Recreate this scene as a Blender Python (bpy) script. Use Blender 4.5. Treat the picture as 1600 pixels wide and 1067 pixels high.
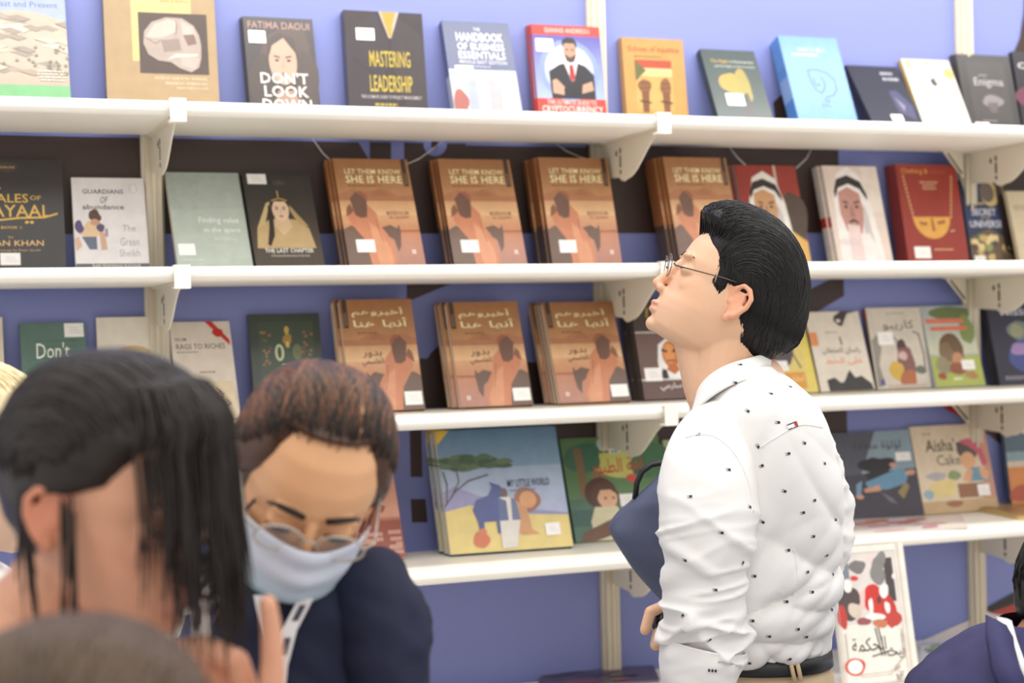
import bpy, bmesh, math, random
import numpy as np
from mathutils import Vector, Matrix
from mathutils.bvhtree import BVHTree
random.seed(7); rng = np.random.default_rng(11)
sc = bpy.context.scene
for o in list(bpy.data.objects): bpy.data.objects.remove(o)
C = sc.collection

# ---------------------------------------------------------------- camera
FPX, TH, PI_, RO = 2521.07, .3677, -.0033, .0247
CAM = np.array([-1.5072, -3.341, 1.5])
_F = np.array([math.sin(TH)*math.cos(PI_), math.cos(TH)*math.cos(PI_), math.sin(PI_)])
_R0 = np.array([math.cos(TH), -math.sin(TH), 0.0]); _U0 = np.cross(_R0, _F)
_R = math.cos(RO)*_R0 - math.sin(RO)*_U0
_U = math.cos(RO)*_U0 + math.sin(RO)*_R0
cd = bpy.data.cameras.new('camera'); cam = bpy.data.objects.new('camera', cd); C.objects.link(cam)
cd.sensor_width = 36; cd.lens = FPX/1600*36; cd.clip_start = .05
M = Matrix.Identity(4)
for i in range(3):
    M[i][0] = _R[i]; M[i][1] = _U[i]; M[i][2] = -_F[i]; M[i][3] = CAM[i]
cam.matrix_world = M
cd.dof.use_dof = True; cd.dof.focus_distance = 2.52; cd.dof.aperture_fstop = 3.4
sc.camera = cam
def proj(P):
    d = np.asarray(P, float)-CAM; z = d@_F
    return np.array([800+FPX*(d@_R)/z, 533.5-FPX*(d@_U)/z])
def ray(px, py): return _F + _R*(px-800)/FPX + _U*(533.5-py)/FPX        # depth 1 along the lens axis
def at(px, py, z): return CAM + ray(px, py)*z                            # a point at depth z
def on_plane(px, py, axis, val):
    r = ray(px, py); return CAM + r*((val-CAM[axis])/r[axis])

# ---------------------------------------------------------------- light
w = bpy.data.worlds.new('hall'); sc.world = w; w.use_nodes = True
bg = w.node_tree.nodes['Background']; bg.inputs[0].default_value = (1.0, .975, .945, 1); bg.inputs[1].default_value = 1.0
def area(name, loc, target, size, power, col=(1, .975, .935)):
    l = bpy.data.lights.new(name, 'AREA'); l.shape = 'RECTANGLE'; l.size, l.size_y = size; l.energy = power; l.color = col
    o = bpy.data.objects.new(name, l); C.objects.link(o); o.location = loc
    o.rotation_euler = (Vector(target)-Vector(loc)).to_track_quat('-Z', 'Y').to_euler(); return o
area('wall_washer_lamp', (.1, -.75, 3.0), (.1, -.05, 2.0), (4.6, .2), 46)
area('hall_lamp', (.1, -2.0, 3.6), (.1, -.8, 1.5), (4.4, .6), 24)
area('hall_lamp', (-.4, -4.2, 3.8), (.0, -1.2, 1.3), (4.0, 1.2), 32)
sc.view_settings.view_transform = 'Standard'; sc.view_settings.look = 'None'
sc.view_settings.exposure = 0.12; sc.view_settings.gamma = 1; sc.view_settings.use_curve_mapping = False

# ---------------------------------------------------------------- helpers
def lin(c):
    return tuple(((v/255)/12.92 if v/255 <= .04045 else ((v/255+.055)/1.055)**2.4) for v in c)
def mat(name, col, rough=.5, spec=.5, noise=0, nscale=30, bump=0, bscale=200, coat=0, metal=0, trans=0, sheen=0, sss=0, attr=None):
    m = bpy.data.materials.new(name); m.use_nodes = True; nt = m.node_tree; b = nt.nodes['Principled BSDF']
    b.inputs['Roughness'].default_value = rough; b.inputs['Specular IOR Level'].default_value = spec
    b.inputs['Metallic'].default_value = metal; b.inputs['Coat Weight'].default_value = coat; b.inputs['Coat Roughness'].default_value = .12
    b.inputs['Transmission Weight'].default_value = trans; b.inputs['Sheen Weight'].default_value = sheen
    b.inputs['Subsurface Weight'].default_value = sss
    if sss: b.inputs['Subsurface Radius'].default_value = (.012, .005, .003); b.inputs['Subsurface Scale'].default_value = 1
    tc = nt.nodes.new('ShaderNodeTexCoord')
    src = None
    if attr:
        a = nt.nodes.new('ShaderNodeAttribute'); a.attribute_name = attr; src = a.outputs['Color']
    if noise:
        n = nt.nodes.new('ShaderNodeTexNoise'); n.inputs['Scale'].default_value = nscale; n.inputs['Detail'].default_value = 4
        nt.links.new(tc.outputs['Object'], n.inputs['Vector'])
        r = nt.nodes.new('ShaderNodeMapRange'); r.inputs['To Min'].default_value = 1-noise; r.inputs['To Max'].default_value = 1+noise
        nt.links.new(n.outputs['Fac'], r.inputs['Value'])
        mx = nt.nodes.new('ShaderNodeMix'); mx.data_type = 'RGBA'; mx.blend_type = 'MULTIPLY'; mx.inputs['Factor'].default_value = 1
        if src: nt.links.new(src, mx.inputs[6])
        else: mx.inputs[6].default_value = (*lin(col), 1)
        nt.links.new(r.outputs[0], mx.inputs[7]); src = mx.outputs[2]
    if src: nt.links.new(src, b.inputs['Base Color'])
    else: b.inputs['Base Color'].default_value = (*lin(col), 1)
    if bump:
        n = nt.nodes.new('ShaderNodeTexNoise'); n.inputs['Scale'].default_value = bscale; n.inputs['Detail'].default_value = 3
        nt.links.new(tc.outputs['Object'], n.inputs['Vector'])
        bp = nt.nodes.new('ShaderNodeBump'); bp.inputs['Strength'].default_value = bump; bp.inputs['Distance'].default_value = .002
        nt.links.new(n.outputs['Fac'], bp.inputs['Height']); nt.links.new(bp.outputs[0], b.inputs['Normal'])
    return m
class MB:
    """collects verts / faces / face colours; build() links ONE mesh object"""
    def __init__(s): s.v = []; s.f = []; s.c = []
    def add(s, vs, fs, col=None):
        n = len(s.v); s.v += [tuple(map(float, p)) for p in vs]; s.f += [tuple(i+n for i in f) for f in fs]
        s.c += [col]*len(fs); return s
    def box(s, x0, x1, y0, y1, z0, z1, col=None):
        return s.add([(x, y, z) for z in (z0, z1) for y in (y0, y1) for x in (x0, x1)],
                     [(0, 2, 3, 1), (4, 5, 7, 6), (0, 1, 5, 4), (2, 6, 7, 3), (0, 4, 6, 2), (1, 3, 7, 5)], col)
    def prism(s, pts, axis, a, b, col=None):
        """closed outline pts (2D) extruded along axis 0/1/2 from a to b"""
        n = len(pts)
        def P(p, t):
            q = list(p); q.insert(axis, t); return q
        return s.add([P(p, a) for p in pts]+[P(p, b) for p in pts],
                     [tuple(range(n))[::-1], tuple(range(n, 2*n))]+[(i, (i+1) % n, n+(i+1) % n, n+i) for i in range(n)], col)
    def tube(s, pts, rad, seg=8, col=None, cap=True):
        pts = [Vector(p) for p in pts]; n = len(pts); rs = rad if hasattr(rad, '__len__') else [rad]*n
        up = Vector((0, 0, 1)); rings = []; prev = None
        for i, p in enumerate(pts):
            t = (pts[min(i+1, n-1)]-pts[max(i-1, 0)]).normalized()
            if prev is None: a = t.orthogonal().normalized()
            else: a = (prev-t*prev.dot(t)).normalized()
            prev = a; b = t.cross(a)
            rings.append([p+(a*math.cos(k*2*math.pi/seg)+b*math.sin(k*2*math.pi/seg))*rs[i] for k in range(seg)])
        vs = [q for r in rings for q in r]
        fs = [(i*seg+k, i*seg+(k+1) % seg, (i+1)*seg+(k+1) % seg, (i+1)*seg+k) for i in range(n-1) for k in range(seg)]
        if cap: fs += [tuple(range(seg))[::-1], tuple(range((n-1)*seg, n*seg))]
        return s.add(vs, fs, col)
    def ell(s, c, r, seg=16, rings=10, rot=None, col=None):
        c = Vector(c); vs = []; rot = rot or Matrix.Identity(3)
        for i in range(rings+1):
            ph = math.pi*i/rings
            for k in range(seg):
                a = 2*math.pi*k/seg
                vs.append(c+rot@Vector((r[0]*math.sin(ph)*math.cos(a), r[1]*math.sin(ph)*math.sin(a), r[2]*math.cos(ph))))
        fs = [(i*seg+k, (i+1)*seg+k, (i+1)*seg+(k+1) % seg, i*seg+(k+1) % seg) for i in range(rings) for k in range(seg)]
        return s.add(vs, fs, col)
    def grid(s, rows, closed=True, cap=False, col=None):
        """rows: list of rings (same length)"""
        n = len(rows[0]); m = len(rows); vs = [p for r in rows for p in r]
        kk = n if closed else n-1
        fs = [(i*n+k, i*n+(k+1) % n, (i+1)*n+(k+1) % n, (i+1)*n+k) for i in range(m-1) for k in range(kk)]
        if cap: fs += [tuple(range(n))[::-1], tuple(range((m-1)*n, m*n))]
        return s.add(vs, fs, col)
    def mesh(s, name, m, smooth=False):
        me = bpy.data.meshes.new(name); me.from_pydata(s.v, [], s.f); me.update()
        if any(c is not None for c in s.c):
            ca = me.color_attributes.new('Col', 'FLOAT_COLOR', 'CORNER')
            buf = np.ones((len(me.loops), 4), np.float32); li = 0
            for f, c in zip(s.f, s.c):
                c = c if c is not None else (255, 255, 255)
                if isinstance(c[0], (tuple, list)):
                    for k in range(len(f)): buf[li+k, :3] = lin(c[k])
                else: buf[li:li+len(f), :3] = lin(c)
                li += len(f)
            ca.data.foreach_set('color', buf.ravel())
        if smooth: me.polygons.foreach_set('use_smooth', [True]*len(me.polygons))
        if m: me.materials.append(m)
        return me
    def build(s, name, m, parent=None, smooth=False):
        return link(name, s.mesh(name, m, smooth), parent)
def link(name, me, parent=None):
    o = bpy.data.objects.new(name, me); C.objects.link(o)
    if parent: o.parent = parent
    return o
def empty(name, loc=(0, 0, 0), parent=None):
    o = bpy.data.objects.new(name, None); C.objects.link(o); o.location = loc; o.empty_display_size = .05
    if parent: o.parent = parent
    return o
def tag(o, label=None, cat=None, group=None, kind=None):
    if label: o['label'] = label
    if cat: o['category'] = cat
    if group: o['group'] = group
    if kind: o['kind'] = kind
    return o
def bake(o, mods):
    """evaluate modifiers into a fresh mesh"""
    for t, kw in mods:
        m = o.modifiers.new(t.lower(), t)
        for k, v in kw.items(): setattr(m, k, v)
    dg = bpy.context.evaluated_depsgraph_get(); dg.update()
    me = bpy.data.meshes.new_from_object(o.evaluated_get(dg)); old = o.data
    o.modifiers.clear(); o.data = me
    if old.materials and not me.materials: me.materials.append(old.materials[0])
    return o

M_print = mat('printed_cover', (255, 255, 255), rough=.34, spec=.45, coat=.12, attr='Col', noise=.16, nscale=34, bump=.06, bscale=60)
M_paper = mat('page_paper', (232, 222, 200), rough=.8, noise=.06, nscale=300, attr='Col')
M_shelf = mat('white_shelf_laminate', (243, 238, 228), rough=.42, noise=.015, nscale=8)
M_bracket = mat('cream_enamel_steel', (222, 214, 196), rough=.45, noise=.02, nscale=20)
M_post = mat('anodised_post', (205, 194, 172), rough=.45, noise=.03, nscale=15)
M_dark = mat('dark_slot', (40, 34, 30), rough=.8, noise=.05)
M_wall = mat('lavender_wall_panel', (122, 130, 186), rough=.5, noise=.025, nscale=4)
M_graphic = mat('wall_graphic_print', (60, 42, 36), rough=.5, attr='Col', noise=.04, nscale=5)
M_sticker = mat('white_sticker', (250, 247, 243), rough=.6, noise=.01)
M_wire = mat('nylon_wire', (225, 220, 215), rough=.3, noise=.01)
M_floor = mat('grey_carpet', (196, 196, 198), rough=.95, noise=.15, nscale=300, bump=.4, bscale=600)
# ---------------------------------------------------------------- setting
ZS = [1.9536, 1.6449, 1.3480, 1.0420, .735]        # tops of the shelves
TK, DP = .028, .326
fl = MB().box(-5, 5, -7, .03, -.05, 0).build('floor', M_floor); tag(fl, kind='structure')
wl = empty('wall_back', (0, 0, 0)); tag(wl, kind='structure')
for k in range(-3, 4):
    MB().box(k+.006, k+.994, 0, .016, 0, 3.1).build('wall_panel', M_wall, wl)
def octa(x, r):
    c = r*math.tan(math.pi/8); return [(x+a, b) for a, b in ((r, c), (c, r), (-c, r), (-r, c), (-r, -c), (-c, -r), (c, -r), (r, -c))]
for i, k in enumerate(range(-2, 4)):
    p = MB(); r = .0225
    p.prism(octa(k, r), 2, 0, 3.1)
    for s in (-1, 0, 1):                                   # raised ribs between the slots of the system post
        p.box(k+s*.0125-.0032, k+s*.0125+.0032, -.0265 if s == 0 else -.0235, -.015, 0, 3.1)
    o = p.build('trim_%d' % (i+1), M_post); tag(o, kind='structure')
# printed shapes on the wall (flat print, millimetre-thin film on the panels)
BR, LAV, RED, PALE, GRY = (56, 38, 32), (122, 130, 186), (190, 44, 48), (196, 196, 226), (205, 196, 194)
gl = [0]
def graphic(pts, col, wall=True):
    gl[0] += 1; e = .0004+.00012*gl[0]
    q = [on_plane(x, y, 1, -e) for x, y in pts]
    m = MB(); m.prism([(p[0], p[2]) for p in q], 1, -e, -e+.0003, col); return m.build('wall_graphic', M_graphic, wl)
graphic([(-260, 206), (560, 222), (578, 252), (578, 222), (1310, 233), (1312, 364), (-260, 366)], BR)
graphic([(611, 214), (631, 214), (632, 300), (611, 300)], LAV)
def disc(cx, cy, r, col, n=28): graphic([(cx+r*math.cos(a*2*math.pi/n), cy+r*math.sin(a*2*math.pi/n)) for a in range(n)], col)
disc(680, 226, 18, LAV); disc(679, 226, 6, BR)
graphic([(728, 216), (916, 218), (916, 230), (728, 227)], LAV)
graphic([(636, 440), (712, 440), (640, 470), (636, 470)], BR)
graphic([(1230, 470), (1318, 426), (1319, 462), (1235, 512)], BR)
disc(722, 590, 62, BR); disc(667, 573, 13, LAV)
graphic([(656, 560), (700, 560), (780, 566), (880, 566), (880, 655), (656, 655)], BR)
graphic([(608, 610), (619, 610), (620, 716), (609, 716)], BR)
graphic([(640, 650), (658, 650), (660, 745), (642, 745)], BR)
graphic([(642, 780), (665, 780), (668, 816), (644, 816)], BR)
graphic([(850, 630), (1030, 626), (1140, 622), (1140, 690), (860, 700)], BR)
graphic([(1240, 644), (1323, 640), (1324, 677), (1240, 690)], BR)
graphic([(1462, 630), (1504, 630), (1508, 655)], RED); graphic([(1530, 628), (1543, 626), (1532, 660)], RED)
graphic([(1545, 628), (1660, 610), (1660, 760), (1600, 720), (1540, 676)], BR)
graphic([(1604, -60), (1700, -60), (1700, 150), (1596, 150), (1580, 92), (1594, 60), (1600, 20)], BR)
graphic([(1230, 140), (1262, 168), (1262, 190), (1212, 190), (1208, 160)], BR)
graphic([(1434, 1004), (1660, 905), (1660, 1060), (1434, 1060)], GRY)
graphic([(1536, 952), (1660, 885), (1660, 968), (1556, 960)], (44, 38, 38))
graphic([(1546, 958), (1620, 930), (1640, 968)], (170, 62, 52))
for xa in (1441, 1495): graphic([(xa, 1000), (xa+3, 999), (xa+10, 1040), (xa+6, 1040)], (70, 62, 62))
# ---------------------------------------------------------------- shelves, brackets
row = ['top', 'second', 'third', 'fourth', 'lowest']
bay = {-2: 'left end', -1: 'left middle', 0: 'right middle', 1: 'right end'}
def shelf_profile(d, t):
    pr = [(0, 0), (0, t)]; r = t/2
    for i in range(9):
        a = math.pi/2-math.pi*i/8; pr.append((-(d-r)-r*math.cos(a), r+r*math.sin(a)))
    return pr
for k, z in enumerate(ZS):
    d = DP if k < 4 else .56
    for b in (-2, -1, 0, 1):
        o = MB().prism([(y-.028, zz+z-TK) for y, zz in shelf_profile(d-.028, TK)], 0, b+.0015, b+.9985).build('shelf_board', M_shelf)
        tag(o, 'white rounded-edge shelf board, %s row, %s bay of the book wall' % (row[k], bay[b]), 'shelf', 'white shelf boards')
postname = {-1: 'leftmost', 0: 'middle', 1: 'right'}
def bracket(px, k, yaw=0, label=None, L=.30, H=.088):
    z = ZS[k]-TK-.0006
    e = empty('shelf_bracket', (px, -.027, z)); e.rotation_euler = (0, 0, yaw)
    tag(e, label or 'cream steel bracket holding the %s shelf at the %s post' % (row[k], postname[px]), 'bracket', 'shelf brackets')
    pr = [(0, 0), (-L, 0), (-L, -.012)]
    for i in range(1, 11):                                  # swooping lower edge
        t = i/10; s = t*t*(3-2*t); pr.append((-L+.012+(L-.14)*t, -.012-(H-.012)*s))
    pr += [(-.11, -H-.004), (-.095, -H), (-.088, -H+.006), (0, -H+.012)]
    if L < .2: pr = [(0, 0), (-L, 0), (-L, -.006), (-.006, -H), (0, -H)]            # small triangular gusset
    MB().prism(pr, 0, -.0015, .0015).build('plate', M_bracket, e)
    MB().box(-.011, .011, -L, 0, -.003, 0).build('flange', M_bracket, e)
    if L < .2:
        MB().prism([(-L*.86, -.008), (-L*.80, -.006), (-.010, -H*.80), (-.014, -H*.88)], 0, -.0022, .0022).build('slot', M_dark, e); return e
    for a, b2 in ((-.018, -.030), (-.034, -.060), (-.066, -.075)):
        MB().box(-.0022, .0022, -.098, -.092, b2, a).build('slot', M_dark, e)
    MB().ell((-.0016, -.075, -.028), (.0012, .004, .007), 10, 6).build('rivet', M_dark, e)
    c = MB(); c.prism([(-L-.012, -.013), (-L-.012, TK+.0028), (-L+.008, TK+.0028), (-L+.008, TK+.001), (-L-.008, TK+.001), (-L-.008, -.009), (-L+.016, -.009), (-L+.016, -.013)], 0, -.015, .015)
    c.build('end_clip', M_shelf, e)
    return e
for px in (-1, 0, 1):
    for k in range(4): bracket(px, k)
for k in range(3):
    e = bracket(.974, k, math.radians(-62), 'angled cream bracket splaying left under the %s shelf at the right post' % row[k], L=.105, H=.062)
    for ch in list(e.children):
        if ch.name.startswith('end_clip'): bpy.data.objects.remove(ch)
# nylon loops hanging behind the second row
wires = [[(478, 205), (492, 222), (505, 240), (520, 254)], [(698, 216), (672, 236), (655, 248), (632, 258)], [(868, 224), (885, 236), (905, 245), (925, 250)],
         [(1140, 230), (1152, 246), (1165, 258)], [(1268, 232), (1260, 248), (1244, 263)]]
wl_txt = ['above the first copies of the brown desert novel', 'curving left past the ring shape', 'left of the middle post', 'above the red portrait book, left strand', 'above the red portrait book, right strand']
for pts, t in zip(wires, wl_txt):
    P = [on_plane(x, y, 1, -.012-.02*i/len(pts)) for i, (x, y) in enumerate(pts)]
    o = MB().tube(P, .0011, 6).build('nylon_wire', M_wire, smooth=True)
    tag(o, 'thin pale nylon wire ' + t, 'wire', 'hanging wires')
# ---------------------------------------------------------------- lettering
AR = {}
for k, v in {'ا': 'FE8D FE8E', 'أ': 'FE83 FE84', 'إ': 'FE87 FE88', 'آ': 'FE81 FE82', 'ب': 'FE8F FE90 FE91 FE92', 'ة': 'FE93 FE94', 'ت': 'FE95 FE96 FE97 FE98',
             'ث': 'FE99 FE9A FE9B FE9C', 'ج': 'FE9D FE9E FE9F FEA0', 'ح': 'FEA1 FEA2 FEA3 FEA4', 'خ': 'FEA5 FEA6 FEA7 FEA8', 'د': 'FEA9 FEAA', 'ذ': 'FEAB FEAC',
             'ر': 'FEAD FEAE', 'ز': 'FEAF FEB0', 'س': 'FEB1 FEB2 FEB3 FEB4', 'ش': 'FEB5 FEB6 FEB7 FEB8', 'ص': 'FEB9 FEBA FEBB FEBC', 'ض': 'FEBD FEBE FEBF FEC0',
             'ط': 'FEC1 FEC2 FEC3 FEC4', 'ع': 'FEC9 FECA FECB FECC', 'غ': 'FECD FECE FECF FED0', 'ف': 'FED1 FED2 FED3 FED4', 'ق': 'FED5 FED6 FED7 FED8',
             'ك': 'FED9 FEDA FEDB FEDC', 'ل': 'FEDD FEDE FEDF FEE0', 'م': 'FEE1 FEE2 FEE3 FEE4', 'ن': 'FEE5 FEE6 FEE7 FEE8', 'ه': 'FEE9 FEEA FEEB FEEC',
             'و': 'FEED FEEE', 'ؤ': 'FE85 FE86', 'ى': 'FEEF FEF0', 'ي': 'FEF1 FEF2 FEF3 FEF4', 'ئ': 'FE89 FE8A FE8B FE8C'}.items():
    AR[k] = [chr(int(h, 16)) for h in v.split()]
def shape(s):
    if not any(ch in AR for ch in s): return s
    out = []
    for i, ch in enumerate(s):
        if ch not in AR: out.append(ch); continue
        f = AR[ch]; pj = i > 0 and s[i-1] in AR and len(AR[s[i-1]]) == 4; nj = i+1 < len(s) and s[i+1] in AR and len(f) == 4
        out.append(f[3] if pj and nj else f[1] if pj else f[2] if nj else f[0])
    return ''.join(out[::-1])
_tc = {}
_cu = bpy.data.curves.new('lettering', 'FONT'); _to = bpy.data.objects.new('lettering', _cu); C.objects.link(_to)
def letters(s, bold):
    if (s, bold) not in _tc:
        _cu.body = shape(s); _cu.resolution_u = 2; _cu.offset = bold*.6; _cu.space_character = 1+bold*1.6
        dg = bpy.context.evaluated_depsgraph_get(); dg.update()
        me = _to.evaluated_get(dg).to_mesh()
        v = np.array([(p.co.x, p.co.y) for p in me.vertices]); f = [tuple(p.vertices) for p in me.polygons]
        _to.evaluated_get(dg).to_mesh_clear(); _tc[(s, bold)] = (v, f)
    return _tc[(s, bold)]
# ---------------------------------------------------------------- cover art (flat print, u right, v down, both 0..1)
class Art:
    def __init__(s, w, h, vis=1): s.w, s.h, s.vis = w, h, vis; s.m = MB(); s.n = 0
    def V(s, v): return v*s.vis if v < .999 else 1           # the foot of the cover sinks behind the shelf edge
    def P(s, u, v): v = s.V(v); return (u*s.w, -.0002-.00003*s.n, (1-v)*s.h)
    def poly(s, pts, col):
        s.n += 1; n = len(pts); q = [s.P(*p) for p in pts]
        area = sum(q[i][0]*q[(i+1) % n][2]-q[(i+1) % n][0]*q[i][2] for i in range(n))
        s.m.add(q if area > 0 else q[::-1], [tuple(range(n))], col)
    def r(s, u0, v0, u1, v1, col): s.poly([(u0, v1), (u1, v1), (u1, v0), (u0, v0)], col)
    def g(s, u0, v0, u1, v1, top, bot):                      # printed gradient
        s.n += 1; s.m.add([s.P(u0, v1), s.P(u1, v1), s.P(u1, v0), s.P(u0, v0)], [(0, 1, 2, 3)], (bot, bot, top, top))
    def e(s, cu, cv, ru, rv, col, n=20, a0=0):
        s.poly([(cu+ru*math.cos(a0+i*2*math.pi/n), cv+rv*math.sin(a0+i*2*math.pi/n)) for i in range(n)], col)
    def blob(s, cu, cv, ru, rv, col, seed=0, n=22, amp=.22):
        R = random.Random(seed); ph = [R.uniform(0, 6.28) for _ in range(4)]
        pts = []
        for i in range(n):
            a = i*2*math.pi/n; k = 1+amp*sum(math.sin((j+2)*a+ph[j])/(j+1.4) for j in range(4))*.6
            pts.append((cu+ru*k*math.cos(a), cv+rv*k*math.sin(a)))
        s.poly(pts, col)
    def ln(s, pts, wd, col):
        s.n += 1
        for a, b in zip(pts[:-1], pts[1:]):
            A = Vector((a[0]*s.w, s.V(a[1])*s.h)); B = Vector((b[0]*s.w, s.V(b[1])*s.h)); d = (B-A)
            if d.length < 1e-9: continue
            nn = Vector((-d.y, d.x)).normalized()*wd/2; ex = d.normalized()*wd*.3
            s.m.add([(p.x, -.0002-.00003*s.n, s.h-p.y) for p in (A-nn-ex, A+nn-ex, B+nn+ex, B-nn+ex)], [(0, 1, 2, 3)], col)
    def t(s, txt, u0, v0, u1, v1, col, bold=.012, slant=0):
        v, f = letters(txt, bold); v0, v1 = s.V(v0), s.V(v1)
        if not len(v): return
        s.n += 1; lo, hi = v.min(0), v.max(0); q = (v-lo)/np.maximum(hi-lo, 1e-6)
        y = -.0002-.00003*s.n
        vs = [((u0+(u1-u0)*a)*s.w+slant*b*(v1-v0)*s.h, y, (1-v1+(v1-v0)*b)*s.h) for a, b in q]
        s.m.add(vs, f, col)
    def lines(s, u0, v0, u1, v1, n, col, seed=1, align='l'):   # rows of tiny illegible print
        R = random.Random(seed); hh = (v1-v0)/n
        for i in range(n):
            k = R.uniform(.6, 1)*(u1-u0); a = u0 if align == 'l' else (u1-k if align == 'r' else (u0+u1-k)/2); b = a
            while b < a+k:
                ww = R.uniform(.02, .06); s.r(b, v0+i*hh+hh*.25, min(b+ww, a+k), v0+i*hh+hh*.72, col); s.n -= 1; b += ww+.012
            s.n += 1
# portrait pieces
def head_dress(a, cu, cv, k, skin, cloth=(236, 232, 228), band=(52, 44, 44), shade=(205, 198, 196)):
    a.poly([(cu-.30*k, cv+.55*k), (cu-.27*k, cv-.05*k), (cu-.17*k, cv-.29*k), (cu+.02*k, cv-.36*k), (cu+.2*k, cv-.28*k), (cu+.31*k, cv-.03*k), (cu+.40*k, cv+.55*k)], cloth)
    a.poly([(cu-.19*k, cv-.12*k), (cu-.02*k, cv-.17*k), (cu+.15*k, cv-.11*k), (cu+.18*k, cv+.08*k), (cu+.10*k, cv+.26*k), (cu-.02*k, cv+.31*k), (cu-.13*k, cv+.25*k), (cu-.2*k, cv+.08*k)], skin)
    a.poly([(cu-.245*k, cv-.13*k), (cu-.18*k, cv-.24*k), (cu, cv-.28*k), (cu+.2*k, cv-.22*k), (cu+.27*k, cv-.10*k), (cu+.27*k, cv-.04*k), (cu+.17*k, cv-.15*k), (cu, cv-.20*k), (cu-.17*k, cv-.16*k), (cu-.24*k, cv-.06*k)], band)
    d = tuple(int(c*.5) for c in skin)
    for s in (-1, 1):
        a.poly([(cu+s*.045*k-.01, cv-.03*k), (cu+s*.13*k, cv-.045*k), (cu+s*.13*k, cv-.025*k), (cu+s*.045*k-.01, cv-.01*k)], d)
        a.e(cu+s*.085*k-.01, cv+.015*k, .028*k, .014*k, (52, 40, 36), 10)
    a.poly([(cu-.02*k, cv), (cu+.005*k, cv), (cu+.03*k, cv+.11*k), (cu-.05*k, cv+.11*k)], tuple(int(c*.86) for c in skin))
    a.poly([(cu-.085*k, cv+.155*k), (cu-.01*k, cv+.125*k), (cu+.07*k, cv+.155*k), (cu+.06*k, cv+.168*k), (cu-.01*k, cv+.15*k), (cu-.075*k, cv+.168*k)], (58, 42, 38))
    a.poly([(cu-.05*k, cv+.185*k), (cu+.04*k, cv+.185*k), (cu, cv+.205*k)], (158, 92, 84))
    a.poly([(cu+.18*k, cv-.02*k), (cu+.235*k, cv+.1*k), (cu+.30*k, cv+.55*k), (cu+.14*k, cv+.55*k), (cu+.13*k, cv+.25*k)], shade)
def face(a, cu, cv, ru, rv, skin, hair=(60, 44, 38)):
    a.e(cu, cv, ru, rv, skin, 22)
    for s in (-1, 1):
        a.poly([(cu+s*.2*ru, cv-.18*rv), (cu+s*.62*ru, cv-.24*rv), (cu+s*.64*ru, cv-.17*rv), (cu+s*.2*ru, cv-.11*rv)], hair)
        a.e(cu+s*.42*ru, cv-.02*rv, .15*ru, .055*rv, (48, 36, 34), 10)
    a.poly([(cu-.05*ru, cv), (cu+.05*ru, cv), (cu+.16*ru, cv+.32*rv), (cu-.16*ru, cv+.32*rv)], tuple(int(c*.92) for c in skin))
    a.poly([(cu-.3*ru, cv+.55*rv), (cu, cv+.47*rv), (cu+.3*ru, cv+.55*rv), (cu, cv+.68*rv)], (176, 92, 88))
A = {}
def art(f): A[f.__name__] = f; return f
@art
def jebel(a):
    a.r(0, 0, 1, 1, (150, 165, 212)); a.t('of Jebel al-Buhais:', .22, .155, .93, .215, (66, 78, 128), .004); a.t('Past and Present', .28, .235, .92, .285, (66, 78, 128), .004)
    a.poly([(0, .36), (.2, .34), (.5, .315), (.7, .33), (1, .40), (1, .96), (0, .96)], (186, 166, 142))
    R = random.Random(4)
    for i in range(46):
        u, v = R.random(), R.uniform(.36, .85); c = R.choice([(160, 140, 118), (204, 186, 160), (142, 124, 104), (214, 198, 174)])
        a.poly([(max(0, u-.12), v), (u, v-.02), (min(1, u+.13), v+.015), (min(1, u+.05), v+.04)], c)
    a.n += 1
    for i in range(30):
        u, v = R.random(), R.uniform(.62, .86); a.blob(u, v, .02, .012, (116, 112, 84), i, 8); a.n -= 1
    a.n += 1; a.lines(.55, .82, .96, .92, 4, (230, 220, 200), 3, 'r'); a.r(0, .955, 1, 1, (108, 182, 112))
@art
def skull(a):
    a.r(0, 0, 1, 1, (188, 158, 116)); a.r(.24, -.0+.0, .78, .70, (232, 208, 138)); a.t('Jebel al-Buhais', .50, .165, .76, .21, (150, 120, 80), .004)
    a.r(.30, .29, .92, .80, (84, 68, 60))
    a.poly([(.34, .55), (.35, .45), (.42, .37), (.55, .325), (.70, .33), (.80, .39), (.845, .47), (.86, .56), (.855, .66), (.83, .74), (.76, .78), (.66, .75), (.58, .70), (.47, .69), (.38, .64)], (190, 172, 160))
    for q, c in (([(.36, .5), (.44, .39), (.57, .34), (.64, .36), (.63, .45), (.5, .5)], (216, 200, 188)), ([(.68, .35), (.79, .4), (.82, .48), (.70, .47)], (208, 192, 182)),
                 ([(.70, .47), (.80, .46), (.82, .54), (.74, .56)], (138, 110, 100)), ([(.5, .52), (.66, .50), (.68, .60), (.52, .62)], (160, 140, 128)),
                 ([(.66, .64), (.84, .66), (.8, .75), (.68, .73)], (206, 184, 172)), ([(.55, .68), (.62, .63), (.83, .625), (.82, .645), (.63, .66)], (232, 220, 206))): a.poly(q, c)
    a.ln([(.36, .5), (.45, .55), (.5, .52)], .0012, (110, 90, 80)); a.ln([(.64, .35), (.645, .42), (.63, .47)], .0012, (110, 90, 80))
    a.t('EDITED BY HANS-PETER UERPMANN,', .43, .825, .90, .85, (246, 232, 196), .004); a.t('MARGARETHE UERPMANN AND', .52, .865, .90, .89, (246, 232, 196), .004); a.t('SABAH ABBOUD JASIM', .62, .905, .90, .93, (246, 232, 196), .004)
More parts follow.
